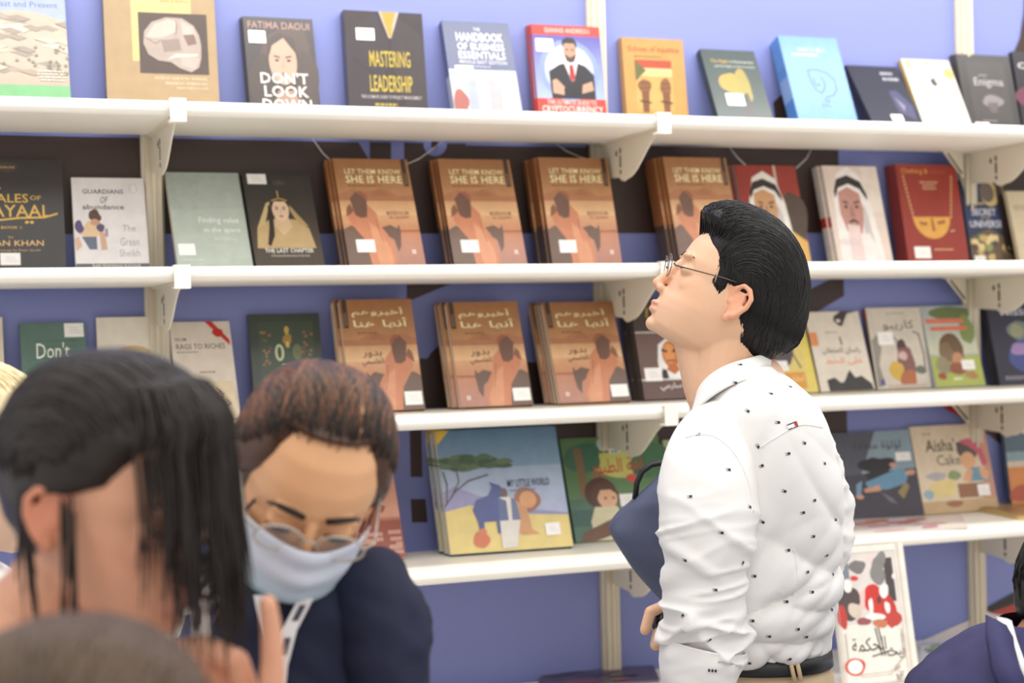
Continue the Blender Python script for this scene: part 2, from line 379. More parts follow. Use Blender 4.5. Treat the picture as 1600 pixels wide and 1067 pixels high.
@art
def dont_look(a):
    a.r(0, 0, 1, 1, (54, 44, 42)); a.blob(.55, .52, .42, .42, (80, 60, 50), 5); a.blob(.24, .66, .2, .3, (66, 50, 42), 8); a.blob(.82, .62, .18, .34, (72, 54, 46), 3)
    a.poly([(.42, .72), (.64, .72), (.74, .86), (.84, 1), (.26, 1), (.36, .84)], (180, 140, 116)); face(a, .52, .43, .20, .235, (214, 170, 144))
    a.poly([(.30, .44), (.33, .22), (.5, .15), (.7, .2), (.76, .45), (.70, .34), (.55, .20), (.38, .28)], (64, 47, 40))
    a.t('FATIMA DAOUI', .06, .045, .94, .115, (196, 150, 140), .006)
    a.t("DON'T", .18, .545, .86, .655, (252, 248, 242), .03); a.t('LOOK', .22, .675, .85, .785, (252, 248, 242), .03); a.t('DOWN', .18, .805, .88, .915, (252, 248, 242), .03)
@art
def mastering(a):
    a.r(0, 0, 1, 1, (56, 46, 48)); a.poly([(.06, .2), (.4, .02), (.56, .30), (.5, .6), (.3, 1), (0, 1), (0, .3)], (62, 52, 56)); a.poly([(.94, .2), (.62, .02), (.56, .30), (.6, .6), (.8, 1), (1, 1), (1, .3)], (66, 55, 58))
    a.poly([(.44, .0), (.70, .0), (.585, .27), (.55, .27)], (204, 190, 184)); a.poly([(.47, .0), (.66, .0), (.615, .12), (.585, .27), (.55, .24), (.50, .1)], (196, 168, 62))
    a.ln([(.4, .02), (.57, .32), (.56, .48)], .0018, (38, 32, 34)); a.ln([(.08, .5), (.3, .62), (.36, .8)], .0014, (44, 37, 40))
    a.t('MASTERING', .29, .405, .81, .57, (218, 190, 62), .02); a.t('LEADERSHIP', .28, .655, .82, .825, (218, 190, 62), .02)
    a.t('THE ULTIMATE GUIDE TO PROJECT MANAGEMENT', .16, .86, .93, .905, (214, 204, 206), .006); a.lines(.33, .93, .76, .98, 1, (206, 180, 66))
@art
def handbook(a):
    a.r(0, 0, 1, 1, (64, 76, 122)); a.r(0, .56, 1, 1, (196, 196, 210))
    for i, (u, wd, v, c) in enumerate(((.02, .2, .62, (222, 218, 220)), (.24, .14, .68, (168, 176, 200)), (.4, .12, .58, (226, 222, 226)), (.55, .2, .66, (186, 176, 180)), (.74, .24, .6, (236, 230, 224)), (.44, .1, .8, (206, 202, 212)))): a.r(u, v, u+wd, 1, c)
    a.blob(.12, .92, .1, .14, (168, 72, 58), 4); a.t('THE', .45, .07, .55, .11, (232, 232, 240), .02)
    a.t('HANDBOOK', .18, .13, .88, .235, (240, 240, 246), .03); a.t('OF BUSINESS', .18, .25, .88, .335, (240, 240, 246), .03); a.t('ESSENTIALS', .18, .35, .88, .435, (240, 240, 246), .03)
    a.t('MIDDLE EAST EDITION', .18, .45, .88, .495, (226, 226, 236), .012); a.lines(.18, .51, .88, .54, 1, (180, 186, 214))
@art
def crypto(a):
    a.r(0, 0, 1, 1, (222, 70, 58)); a.t('GIANNIS ANDREOU', .18, .03, .84, .085, (255, 226, 216), .016); a.g(0, .115, 1, .82, (104, 96, 186), (176, 196, 240))
    a.e(.5, .5, .44, .34, (150, 168, 230), 30); a.e(.5, .5, .36, .29, (206, 214, 246), 30); a.e(.5, .48, .27, .24, (240, 240, 250), 30)
    a.poly([(.22, .82), (.20, .52), (.36, .44), (.56, .40), (.74, .45), (.86, .55), (.86, .82)], (44, 42, 48)); a.poly([(.42, .40), (.64, .40), (.56, .62), (.52, .62)], (238, 238, 242)); a.poly([(.505, .44), (.56, .44), (.58, .58), (.535, .64), (.5, .57)], (190, 48, 44))
    a.e(.53, .285, .095, .125, (206, 160, 134)); a.poly([(.43, .25), (.42, .17), (.5, .13), (.6, .14), (.64, .2), (.63, .26), (.60, .2), (.46, .2)], (50, 42, 42)); a.poly([(.45, .32), (.53, .36), (.62, .32), (.59, .40), (.53, .42), (.47, .4)], (90, 66, 56)); a.r(.47, .265, .51, .28, (50, 40, 40)); a.r(.55, .265, .59, .28, (50, 40, 40))
    a.poly([(.24, .62), (.30, .60), (.45, .72), (.40, .78), (.24, .76)], (214, 168, 142)); a.poly([(.68, .66), (.82, .62), (.84, .72), (.66, .76)], (210, 164, 138)); a.r(.40, .70, .66, .78, (40, 38, 44))
    a.t('THE ULTIMATE GUIDE TO', .14, .835, .86, .885, (255, 236, 226), .016); a.t('CRYPTOCURRENCY', .06, .90, .95, .975, (255, 244, 236), .028)
@art
def echoes(a):
    a.r(0, 0, 1, 1, (216, 164, 92)); a.t('Echoes of Injustice', .10, .10, .92, .19, (176, 66, 44), .018); a.lines(.18, .215, .86, .245, 1, (96, 70, 50))
    a.r(.18, .27, .78, .37, (198, 84, 58)); a.r(.18, .37, .78, .47, (244, 216, 150)); a.r(.18, .47, .78, .90, (226, 178, 104)); a.poly([(.18, .27), (.36, .40), (.18, .54)], (110, 112, 66))
    for cx in (.32, .66): a.blob(cx, .60, .10, .10, (150, 100, 62), int(cx*10)); a.poly([(cx-.06, .66), (cx+.07, .66), (cx+.05, .92), (cx-.05, .92)], (136, 88, 58)); a.ln([(cx-.07, .56), (cx+.07, .56)], .0016, (84, 56, 40)); a.ln([(cx-.07, .62), (cx+.08, .61)], .0016, (84, 56, 40)); a.ln([(cx-.09, .78), (cx+.09, .8)], .004, (78, 60, 52))
@art
def development(a):
    a.r(0, 0, 1, 1, (62, 78, 76)); a.t('The Right', .14, .15, .46, .21, (226, 178, 60), .014); a.t('to Development', .48, .155, .93, .205, (226, 226, 214), .008); a.t('and the Right to Environment', .18, .23, .93, .275, (216, 216, 204), .004)
    a.blob(.42, .52, .24, .15, (196, 164, 66), 2, amp=.4); a.blob(.62, .52, .16, .2, (176, 158, 70), 6, amp=.4); a.poly([(.5, .7), (.66, .64), (.72, .98), (.5, .98)], (74, 70, 72))
@art
def blue_shield(a):
    a.r(0, 0, 1, 1, (112, 170, 228)); a.t('HOW TO BE A', .28, .145, .74, .195, (226, 240, 252), .014); a.lines(.16, .21, .84, .265, 1, (226, 240, 252))
    sh = [(.36, .44), (.52, .43), (.68, .47), (.78, .56), (.78, .68), (.70, .76), (.60, .78)]; c = (66, 98, 160)
    a.ln(sh, .0032, c); a.ln([(.36, .44), (.37, .6), (.43, .70), (.50, .74), (.57, .68), (.60, .60), (.56, .53)], .0032, c); a.ln([(.43, .54), (.42, .60), (.46, .64), (.52, .62)], .0032, c)
    a.ln([(.60, .78), (.55, .80), (.54, .84), (.59, .85), (.61, .81)], .0026, c); a.lines(.46, .87, .66, .92, 2, c)
@art
def navy_figure(a):  # printed colours only: dark navy ground, muted purple figure
    a.r(0, 0, 1, 1, (48, 50, 70)); a.lines(.6, .08, .97, .28, 2, (206, 206, 216))
    a.poly([(.6, .45), (.75, .42), (.95, .7), (.9, .95), (.62, .8)], (84, 84, 122)); a.poly([(.66, .55), (.8, .7), (.74, .8)], (150, 148, 168))
@art
def white_yellow(a):
    a.r(0, 0, 1, 1, (238, 230, 220)); a.e(.90, .22, .10, .09, (236, 206, 96), 6); a.r(.1, .0, .16, .14, (240, 214, 120)); a.r(.48, .02, .53, .1, (240, 214, 120))
    a.t('this is', .22, .20, .86, .32, (196, 190, 190), .004); a.blob(.52, .36, .06, .06, (50, 50, 56), 2); a.t('not', .2, .52, .4, .64, (226, 200, 110), .006); a.t('point', .38, .56, .84, .70, (222, 206, 160), .004); a.lines(.08, .82, .92, .92, 1, (206, 196, 190))
@art
def enigma(a):
    a.r(0, 0, 1, 1, (70, 66, 66)); a.r(.16, .1, .88, .94, (82, 77, 76)); a.lines(.36, .27, .60, .30, 1, (176, 170, 168)); a.t('Enigma', .25, .32, .80, .46, (206, 200, 198), .004, .03); a.blob(.55, .64, .18, .09, (148, 140, 142), 4); a.poly([(.44, .66), (.64, .66), (.6, .8), (.48, .8)], (108, 100, 102)); a.lines(.3, .9, .7, .93, 1, (180, 172, 170))
@art
def black_ch(a):
    a.r(0, 0, 1, 1, (48, 42, 48)); a.t('CH', .06, .14, .30, .22, (236, 232, 234), .03); a.t('TH', .22, .26, .44, .34, (236, 232, 234), .03); a.blob(.3, .6, .3, .2, (120, 62, 84), 3); a.blob(.6, .7, .3, .16, (92, 60, 96), 5)
@art
def khayaal(a):
    a.r(0, 0, 1, 1, (50, 45, 44)); a.blob(.44, .075, .1, .05, (66, 60, 58), 3); a.t('ASKAR', .36, .065, .52, .085, (206, 160, 74), .008)
    G = (222, 178, 70); a.t('T', .14, .26, .32, .42, G, .006); a.t('ALES', .32, .32, .64, .40, G, .006); a.t('OF', .66, .335, .77, .375, G, .002); a.t('KHAYAAL', .02, .42, .86, .53, G, .012)
    a.ln([(.10, .545), (.3, .565), (.55, .54), (.8, .535), (.93, .50)], .0035, G); a.ln([(.0, .53), (.1, .575), (.18, .555)], .003, G); a.ln([(.03, .30), (.2, .255), (.36, .27)], .004, G); a.e(.62, .58, .02, .013, G); a.e(.67, .58, .02, .013, G)
    a.t('BOOK 1', .36, .615, .56, .64, G, .01); a.t('by', .43, .705, .48, .73, G, .002); a.t('REHAN KHAN', .1, .745, .78, .795, (236, 190, 120), .004); a.t('Story Concept by Peter Gould', .2, .825, .74, .85, (206, 166, 110), .002)
@art
def guardians(a):
    a.r(0, 0, 1, 1, (226, 221, 220)); a.r(0, .955, 1, 1, (88, 84, 84)); a.t('GUARDIANS', .14, .13, .70, .18, (62, 62, 66), .02); a.t('OF', .37, .21, .47, .285, (74, 74, 80), .004, .15); a.t('abundance', .13, .30, .70, .355, (62, 62, 66), .02)
    a.ln([(.84+.055*math.cos(i*.5), .12+.055*math.sin(i*.5)) for i in range(14)], .0008, (170, 166, 168)); a.t('The', .66, .53, .84, .60, (160, 156, 160), 0, .03); a.t('Green', .62, .67, .88, .76, (168, 164, 168), 0, .03); a.t('Sheikh', .6, .8, .88, .88, (168, 164, 168), 0, .03)
    a.poly([(.06, .63), (.2, .48), (.36, .50), (.42, .60), (.30, .66), (.14, .66)], (222, 190, 150)); a.blob(.07, .55, .06, .07, (84, 70, 116), 2); a.blob(.36, .56, .05, .05, (86, 76, 110), 3); a.blob(.29, .43, .085, .07, (92, 66, 54), 2); a.blob(.29, .50, .06, .04, (196, 152, 124), 4)
    a.poly([(.10, .66), (.30, .66), (.30, .80), (.20, .80)], (100, 106, 128)); a.poly([(.34, .6), (.42, .62), (.44, .80), (.36, .81)], (206, 166, 138)); a.poly([(0, .68), (.06, .66), (.1, .76), (.02, .82)], (212, 176, 150)); a.r(.42, .57, .46, .66, (156, 146, 176)); a.t('Sheikh Abdul-Rahman Al Al-Khalili', .22, .963, .88, .99, (226, 222, 220), .01)
@art
def sage(a):
    a.r(0, 0, 1, 1, (172, 182, 172)); a.poly([(0, .42), (1, .40), (1, 1), (0, 1)], (180, 190, 180)); c = (150, 162, 154)
    a.ln([(.12, .1), (.3, .16), (.42, .08), (.4, .22), (.3, .3), (.36, .4), (.2, .44), (.06, .3)], .0009, c); a.t('Finding value', .36, .50, .90, .58, (234, 238, 232), 0, .02); a.t('in the space', .42, .61, .90, .68, (234, 238, 232), 0, .02); a.lines(.54, .715, .90, .755, 2, (206, 214, 206)); a.lines(.08, .95, .5, .97, 1, (206, 214, 206))
@art
def last_chapter(a):
    a.r(0, 0, 1, 1, (58, 54, 50)); a.g(0, .3, 1, 1, (58, 54, 50), (78, 68, 58)); a.t('1001', .44, .08, .60, .13, (106, 98, 84), .01); a.poly([(.06, .84), (.10, .62), (.30, .52), (.66, .52), (.86, .62), (.92, .84)], (186, 160, 116))
    a.poly([(.10, .62), (.28, .34), (.34, .32), (.22, .58)], (196, 172, 124)); a.poly([(.86, .60), (.62, .36), (.58, .36), (.72, .58)], (176, 150, 106)); a.poly([(.38, .5), (.58, .5), (.62, .60), (.48, .70), (.36, .60)], (206, 178, 142))
    face(a, .48, .41, .125, .135, (220, 190, 160)); a.poly([(.34, .42), (.36, .29), (.48, .25), (.60, .29), (.63, .42), (.56, .32), (.40, .32)], (58, 48, 42)); a.ln([(.47, .2), (.475, .27)], .0025, (190, 160, 100)); a.ln([(.37, .31), (.48, .285), (.59, .31)], .0025, (196, 166, 104))
    a.poly([(.30, .36), (.36, .44), (.34, .7), (.26, .82), (.22, .8), (.28, .6)], (50, 42, 38)); a.t('THE LAST CHAPTER', .16, .845, .87, .89, (240, 236, 228), .014); a.t('A Nocturnal Performance in Four Acts', .24, .91, .80, .935, (206, 200, 190), .002)
def desert(a, flip):
    F = (lambda u: 1-u) if flip else (lambda u: u)
    def P(pts, c): a.poly([(F(u), v) for u, v in pts], c)
    a.g(0, 0, 1, .40, (160, 110, 70), (182, 134, 92)); a.g(0, .40, 1, .56, (194, 148, 106), (224, 182, 138)); a.g(0, .56, 1, .74, (212, 164, 122), (184, 124, 92)); a.g(0, .74, 1, 1, (190, 134, 106), (172, 126, 112))
    P([(0, .36), (.2, .31), (.38, .33), (.6, .30), (.68, .33), (.8, .37), (1, .36), (1, .42), (0, .42)], (170, 116, 82)); P([(.42, .37), (.54, .30), (.66, .37)], (160, 108, 78)); P([(.64, .71), (1, .705), (1, .72), (.64, .725)], (160, 90, 64))
    P([(-.0, .70), (.10, .66), (.22, .70), (.30, .84), (.30, 1), (0, 1)], (112, 90, 78)); P([(.50, .68), (.62, .655), (.70, .69), (.735, .65), (.745, .72), (.72, .86), (.67, .92), (.64, .80), (.56, .76)], (110, 86, 74))
    P([(.12, .50), (.18, .46), (.36, .46), (.46, .54), (.48, .66), (.56, .74), (.62, .88), (.62, 1), (.30, 1), (.26, .80), (.14, .68), (.08, .60)], (198, 130, 96)); P([(.34, .62), (.46, .70), (.58, .90), (.58, 1), (.40, 1)], (210, 148, 112)); a.ln([(F(.44), .6), (F(.46), .72), (F(.5), .82)], .0012, (140, 70, 56))
    P([(.16, .48), (.14, .40), (.22, .335), (.32, .34), (.36, .40), (.35, .50), (.33, .58), (.25, .59), (.18, .56)], (112, 82, 68)); P([(.13, .45), (.08, .49), (.06, .58), (.12, .55), (.17, .52)], (138, 94, 72)); P([(.22, .335), (.30, .325), (.37, .37), (.36, .43), (.30, .37)], (150, 92, 72))
    for u, v in ((0, 0), (.028, 0), (0, .022), (.028, .022)): a.e(F(.86+u), .905+v, .012, .009, (240, 226, 216), 8)
@art
def desert_en(a):
    desert(a, False); c = (250, 238, 186); a.t('LET THEM KNOW', .13, .105, .88, .155, c, .016); a.t('SHE IS HERE', .13, .17, .88, .245, c, .022); a.lines(.14, .262, .84, .282, 1, (120, 74, 48)); a.t('BODOUR', .60, .525, .90, .56, (122, 76, 50), .004); a.t('AL QASIMI', .62, .572, .88, .60, (136, 88, 60), .002)
    a.r(.905, .0, .965, .275, (70, 54, 44)); a.r(.92, .14, .95, .26, (120, 100, 86))
@art
def desert_ar(a):
    desert(a, True); c = (250, 238, 186); a.t('أخبروهم', .15, .075, .86, .165, c, .02); a.t('أنها هنا', .16, .17, .90, .27, c, .022); a.lines(.2, .295, .62, .315, 1, (120, 74, 48)); a.t('بدور', .24, .47, .50, .53, (92, 58, 42), .008); a.t('القاسمي', .22, .535, .52, .61, (92, 58, 42), .008)
    a.r(.03, .0, .095, .26, (70, 54, 44)); a.r(.045, .12, .078, .24, (120, 100, 86))
@art
def red_sheikh(a):
    a.r(0, 0, 1, 1, (156, 60, 50)); a.r(.62, 0, .66, .3, (206, 190, 180)); a.blob(.85, .55, .2, .3, (86, 70, 62), 3); a.poly([(.3, 1), (.4, .7), (.8, .7), (1, .8), (1, 1)], (222, 178, 96)); head_dress(a, .42, .42, 1.0, (206, 158, 116), (240, 236, 228)); a.poly([(.1, 1), (.2, .75), (.62, .72), (.8, 1)], (236, 232, 226))
@art
def white_sheikh(a):
    a.r(0, 0, 1, 1, (226, 208, 196)); a.r(.7, 0, 1, .5, (232, 220, 208)); head_dress(a, .42, .42, 1.15, (192, 142, 130), (240, 234, 230)); a.poly([(.06, 1), (.14, .74), (.66, .72), (.86, 1)], (238, 230, 226)); a.poly([(.28, .62), (.5, .64), (.5, 1), (.26, 1)], (232, 208, 204)); a.lines(.08, .78, .7, .84, 2, (210, 196, 192))
@art
def clothing(a):
    a.r(0, 0, 1, 1, (150, 54, 42)); a.t('Clothing &', .08, .04, .52, .11, (222, 166, 72), .006); a.lines(.56, .04, .94, .11, 1, (170, 74, 50)); a.lines(.36, .17, .66, .27, 3, (206, 170, 130), 2, 'c')
    for k in range(11):
        t = k/10; a.e(.10+.08*t, .13+.42*t, .013, .016, (226, 190, 128), 8); a.e(.90-.10*t, .13+.42*t, .013, .016, (226, 190, 128), 8); a.n -= 2
    a.n += 2
    a.poly([(.17, .55)]+[(.475+.305*math.cos(math.pi-i*math.pi/12), .55+.23*math.sin(i*math.pi/12)) for i in range(13)], (222, 164, 76)); a.poly([(.26, .60), (.40, .61), (.38, .64), (.28, .63)], (160, 98, 50)); a.poly([(.56, .6), (.70, .58), (.68, .62), (.57, .63)], (160, 98, 50)); a.poly([(.46, .56), (.49, .56), (.51, .70), (.46, .70)], (160, 98, 50)); a.lines(.45, .875, .92, .905, 1, (226, 180, 130)); a.ln([(.76, .7), (.83, .69)], .002, (236, 206, 170))
@art
def universe(a):
    a.r(0, 0, 1, 1, (54, 62, 84)); a.r(0, .36, 1, .58, (50, 62, 104)); a.e(.66, .17, .22, .155, (206, 182, 130)); a.e(.60, .15, .17, .125, (110, 96, 84)); a.blob(.14, .2, .07, .05, (206, 158, 70), 2); a.lines(.36, .27, .54, .31, 1, (226, 196, 120)); a.t('SECRET', .16, .355, .74, .435, (232, 232, 238), .016); a.t('OF THE', .36, .45, .58, .48, (220, 190, 120), .01); a.t('UNIVERSE', .08, .50, .86, .585, (232, 232, 238), .016)
    a.poly([(0, .72), (.25, .66), (.5, .60), (.75, .67), (1, .74), (1, 1), (0, 1)], (110, 92, 72))
    for i in range(18): a.blob(random.Random(i).random(), random.Random(i+50).uniform(.7, .97), .09, .045, [(206, 176, 116), (232, 208, 150), (96, 78, 66), (150, 158, 96)][i % 4], i)
    a.n += 1
@art
def cream_right(a):
    a.r(0, 0, 1, 1, (206, 190, 160)); a.lines(.1, .2, .8, .28, 2, (150, 130, 104)); a.blob(.62, .62, .3, .2, (96, 88, 82), 3); a.blob(.66, .64, .2, .14, (196, 182, 156), 4)
@art
def dark_pink(a):
    a.r(0, 0, 1, 1, (52, 42, 40)); a.ln([(.2, .3), (.3, .55), (.42, .3)], .005, (206, 116, 96)); a.ln([(.55, .2), (.58, .5), (.72, .55), (.8, .3)], .005, (206, 116, 96)); a.ln([(.05, .05), (.12, .4)], .003, (190, 150, 70)); a.blob(.7, .8, .3, .2, (120, 84, 130), 3)
@art
def plain_cream(a): a.r(0, 0, 1, 1, (222, 208, 186)); a.lines(.2, .3, .8, .4, 3, (150, 130, 110))
@art
def dont_ask(a):
    a.r(0, 0, 1, 1, (96, 124, 114))
    for k in range(11): a.r(.20, .18+.06*k, .86, .185+.06*k, (66, 92, 84)); a.n -= 1
    a.n += 1; W = (236, 238, 230); a.t("Don't", .23, .20, .74, .36, W, .006, .03); a.t('ask', .36, .40, .70, .54, W, .006, .03); a.t('me', .58, .56, .84, .68, W, .006, .03)
@art
def egg(a): a.r(0, 0, 1, 1, (226, 218, 202)); a.blob(.5, .50, .36, .22, (214, 184, 118), 2, 26, .06); a.t('WHAT IF IN', .30, .325, .64, .36, (240, 226, 190), .01); a.t('SEARCH', .32, .375, .64, .425, (240, 226, 190), .01); a.lines(.3, .8, .7, .86, 2, (170, 160, 150), 2, 'c')
@art
def rags(a):
    a.r(0, 0, 1, 1, (226, 214, 200)); a.t('FROM', .06, .17, .24, .205, (96, 88, 84), .004); a.t('RAGS TO RICHES', .07, .235, .88, .29, (84, 76, 74), .006); a.lines(.07, .31, .6, .335, 1, (150, 140, 130)); a.lines(.36, .52, .72, .55, 1, (130, 120, 112), 4, 'c'); a.lines(.42, .63, .62, .70, 2, (140, 130, 122), 4, 'c')
    a.poly([(.58, 0), (.70, 0), (.97, .20), (.97, .26)], (206, 52, 44)); a.blob(.78, .12, .08, .05, (196, 44, 40), 3)
@art
def scribble(a):
    a.r(0, 0, 1, 1, (214, 196, 166)); R = random.Random(5)
    for i in range(16):
        u, v = R.uniform(.1, .85), R.uniform(.15, .7); a.ln([(u, v), (u+R.uniform(-.1, .1), v+.1), (u+R.uniform(-.12, .12), v+.2)], .0022, (84, 66, 52)); a.n -= 1
    a.n += 1; a.lines(.1, .08, .8, .2, 1, (84, 66, 52))
@art
def green_ornate(a):
    a.r(0, 0, 1, 1, (52, 64, 52)); a.r(.12, .08, .9, .94, (60, 74, 60)); R = random.Random(3)
    for s in (.22, .80):
        for i in range(16): a.blob(s+R.uniform(-.07, .07), R.uniform(.18, .52), .02, .014, R.choice([(170, 98, 74), (146, 120, 66), (112, 92, 60)]), i, 8); a.n -= 1
    a.n += 1; a.blob(.52, .17, .03, .05, (196, 160, 72), 3); a.blob(.52, .26, .07, .05, (158, 126, 58), 5); a.blob(.52, .31, .03, .03, (206, 178, 92), 6); a.e(.40, .39, .065, .085, (196, 204, 160)); a.e(.40, .39, .03, .06, (48, 66, 50)); a.e(.65, .39, .065, .085, (98, 116, 78)); a.blob(.65, .39, .03, .03, (130, 96, 54), 2)
    a.lines(.42, .50, .64, .525, 1, (206, 206, 186), 2, 'c'); a.lines(.38, .55, .68, .62, 1, (206, 206, 186), 3, 'c')
@art
def brown_man(a):
    a.r(0, 0, 1, 1, (74, 60, 54)); a.r(0, .33, 1, .345, (206, 196, 190)); a.r(0, .345, 1, .80, (112, 86, 78)); a.ln([(.25, .10), (.22, .18), (.32, .22), (.46, .2), (.5, .12)], .004, (206, 166, 70)); a.e(.36, .06, .02, .014, (206, 166, 70), 8)
    a.poly([(.30, .80), (.30, .62), (.34, .46), (.48, .40), (.62, .42), (.72, .50), (.82, .66), (.84, .80)], (238, 234, 230)); a.e(.52, .56, .14, .135, (196, 118, 62)); a.e(.50, .55, .09, .1, (224, 150, 84)); a.poly([(.38, .50), (.47, .52), (.47, .545), (.38, .53)], (84, 48, 44)); a.poly([(.55, .52), (.65, .50), (.65, .53), (.55, .545)], (84, 48, 44)); a.r(.45, .615, .58, .63, (140, 66, 48)); a.poly([(.46, .66), (.6, .66), (.64, .72), (.54, .76), (.42, .72)], (196, 112, 60))
    a.poly([(.3, .80), (.36, .70), (.44, .72), (.46, .80)], (52, 48, 52)); a.poly([(.86, .80), (.70, .68), (.66, .80)], (52, 48, 52)); a.poly([(.42, .71), (.54, .76), (.66, .70), (.68, .80), (.44, .80)], (240, 238, 236)); a.r(0, .80, 1, .815, (226, 218, 214)); a.r(0, .815, 1, 1, (104, 80, 74)); a.t('عمر سارمي', .28, .84, .86, .92, (236, 230, 226), .012)
@art
def yellow_ar(a):
    a.r(0, 0, 1, 1, (226, 206, 130)); a.r(0, .72, .82, .95, (226, 160, 70)); a.r(.86, 0, 1, 1, (232, 212, 110)); a.blob(.5, .4, .2, .25, (90, 84, 92), 3); a.blob(.55, .3, .1, .08, (206, 120, 90), 2); a.ln([(.62, .2), (.7, .5), (.78, .66)], .004, (110, 92, 70)); a.t('اجازة حاملها', .3, .77, .78, .86, (248, 230, 190), .016)
@art
def white_hand(a):
    a.r(0, 0, 1, 1, (228, 218, 204)); a.poly([(.52, .06), (.66, .0), (.98, .0), (.78, .03), (.70, .12), (.64, .19), (.58, .18), (.5, .12)], (70, 62, 60)); a.blob(.59, .12, .04, .025, (228, 218, 204), 3); a.r(.0, .26, .14, .43, (230, 150, 98)); a.lines(.3, .25, .66, .275, 1, (150, 140, 130)); a.ln([(.55, .33), (.56, .42)], .004, (60, 54, 54)); a.t('راسان لامتطان', .18, .45, .88, .54, (66, 58, 56), .014); a.t('على الخط', .2, .58, .88, .68, (230, 132, 92), .014)
    a.poly([(.16, 1), (.15, .86), (.3, .83), (.40, .90), (.50, .84), (.60, .74), (.68, .84), (.80, .82), (.96, .92), (.98, 1)], (64, 60, 60)); a.poly([(.34, .82), (.44, .90), (.52, .83), (.52, .72), (.36, .72)], (228, 218, 204))
@art
def caribou(a):
    a.r(0, 0, 1, 1, (212, 202, 188)); a.lines(.36, .06, .68, .085, 1, (150, 140, 132), 2, 'c'); a.t('كاريبو', .26, .16, .84, .29, (84, 76, 74), .006); a.poly([(.02, .4), (.14, .32), (.18, .5), (.1, .7), (.16, .95), (.02, .98)], (150, 144, 134)); a.blob(.56, .50, .1, .1, (84, 62, 60), 2); a.poly([(.48, .5), (.70, .5), (.76, .7), (.72, .94), (.44, .94), (.42, .72)], (136, 94, 92)); a.blob(.40, .78, .12, .13, (214, 176, 78), 3); a.blob(.60, .88, .16, .10, (182, 110, 74), 5); a.blob(.55, .6, .09, .05, (212, 178, 170), 6)
    a.ln([(.80, .30), (.90, .34), (.94, .6), (.92, .8)], .0035, (84, 76, 72)); a.ln([(.42, .36), (.5, .44)], .003, (84, 76, 72)); a.blob(.84, .78, .1, .05, (110, 116, 104), 2); a.r(.08, .88, .15, .95, (92, 84, 150)); a.r(.2, .95, .9, .99, (196, 180, 164))
@art
def green_tree(a):
    a.g(0, 0, 1, .6, (176, 184, 190), (206, 208, 180)); a.r(0, .62, 1, 1, (172, 182, 92)); a.blob(.6, .1, .4, .1, (112, 128, 84), 3); a.blob(.85, .3, .14, .2, (130, 146, 84), 4); a.r(.05, .16, .82, .22, (226, 128, 106)); a.r(.12, .26, .86, .31, (226, 120, 98)); a.blob(.46, .54, .28, .17, (112, 88, 66), 6, 26, .3); a.blob(.36, .58, .14, .12, (134, 108, 84), 2); a.e(.55, .68, .12, .1, (196, 142, 110)); a.blob(.5, .78, .2, .08, (150, 92, 66), 3); a.e(.22, .74, .14, .11, (150, 142, 112)); a.blob(.16, .87, .08, .045, (156, 84, 60), 1); a.blob(.76, .87, .13, .045, (176, 132, 90), 2); a.lines(.38, .88, .66, .94, 1, (236, 230, 210))
@art
def mission(a):
    a.r(0, 0, 1, 1, (48, 46, 64)); a.t('MISSION', .2, .10, .9, .17, (226, 226, 234), .016); a.blob(.45, .36, .18, .13, (112, 128, 120), 3); a.blob(.4, .36, .1, .09, (150, 150, 120), 4); a.blob(.5, .66, .3, .2, (70, 80, 140), 5); a.blob(.4, .58, .14, .08, (156, 128, 176), 7); a.blob(.56, .76, .08, .04, (206, 120, 60), 8); a.lines(.1, .9, .8, .95, 2, (176, 170, 180))
@art
def terracotta(a):
    a.g(0, 0, 1, .7, (176, 116, 98), (206, 150, 126)); a.r(0, .72, 1, 1, (150, 78, 62)); a.blob(.72, .45, .18, .035, (196, 166, 156), 2); a.poly([(.66, .50), (.70, .58), (.84, .62), (.80, .66), (.74, .67), (.76, .74), (.58, .74), (.58, .66), (.52, .68), (.56, .60), (.64, .57)], (146, 84, 62)); R = random.Random(2)
    for i in range(26): u, v = R.uniform(.05, .9), R.uniform(.74, .95); a.r(u, v, min(.98, u+R.uniform(.06, .18)), v+.028, (196, 146, 130))
    a.n += 1
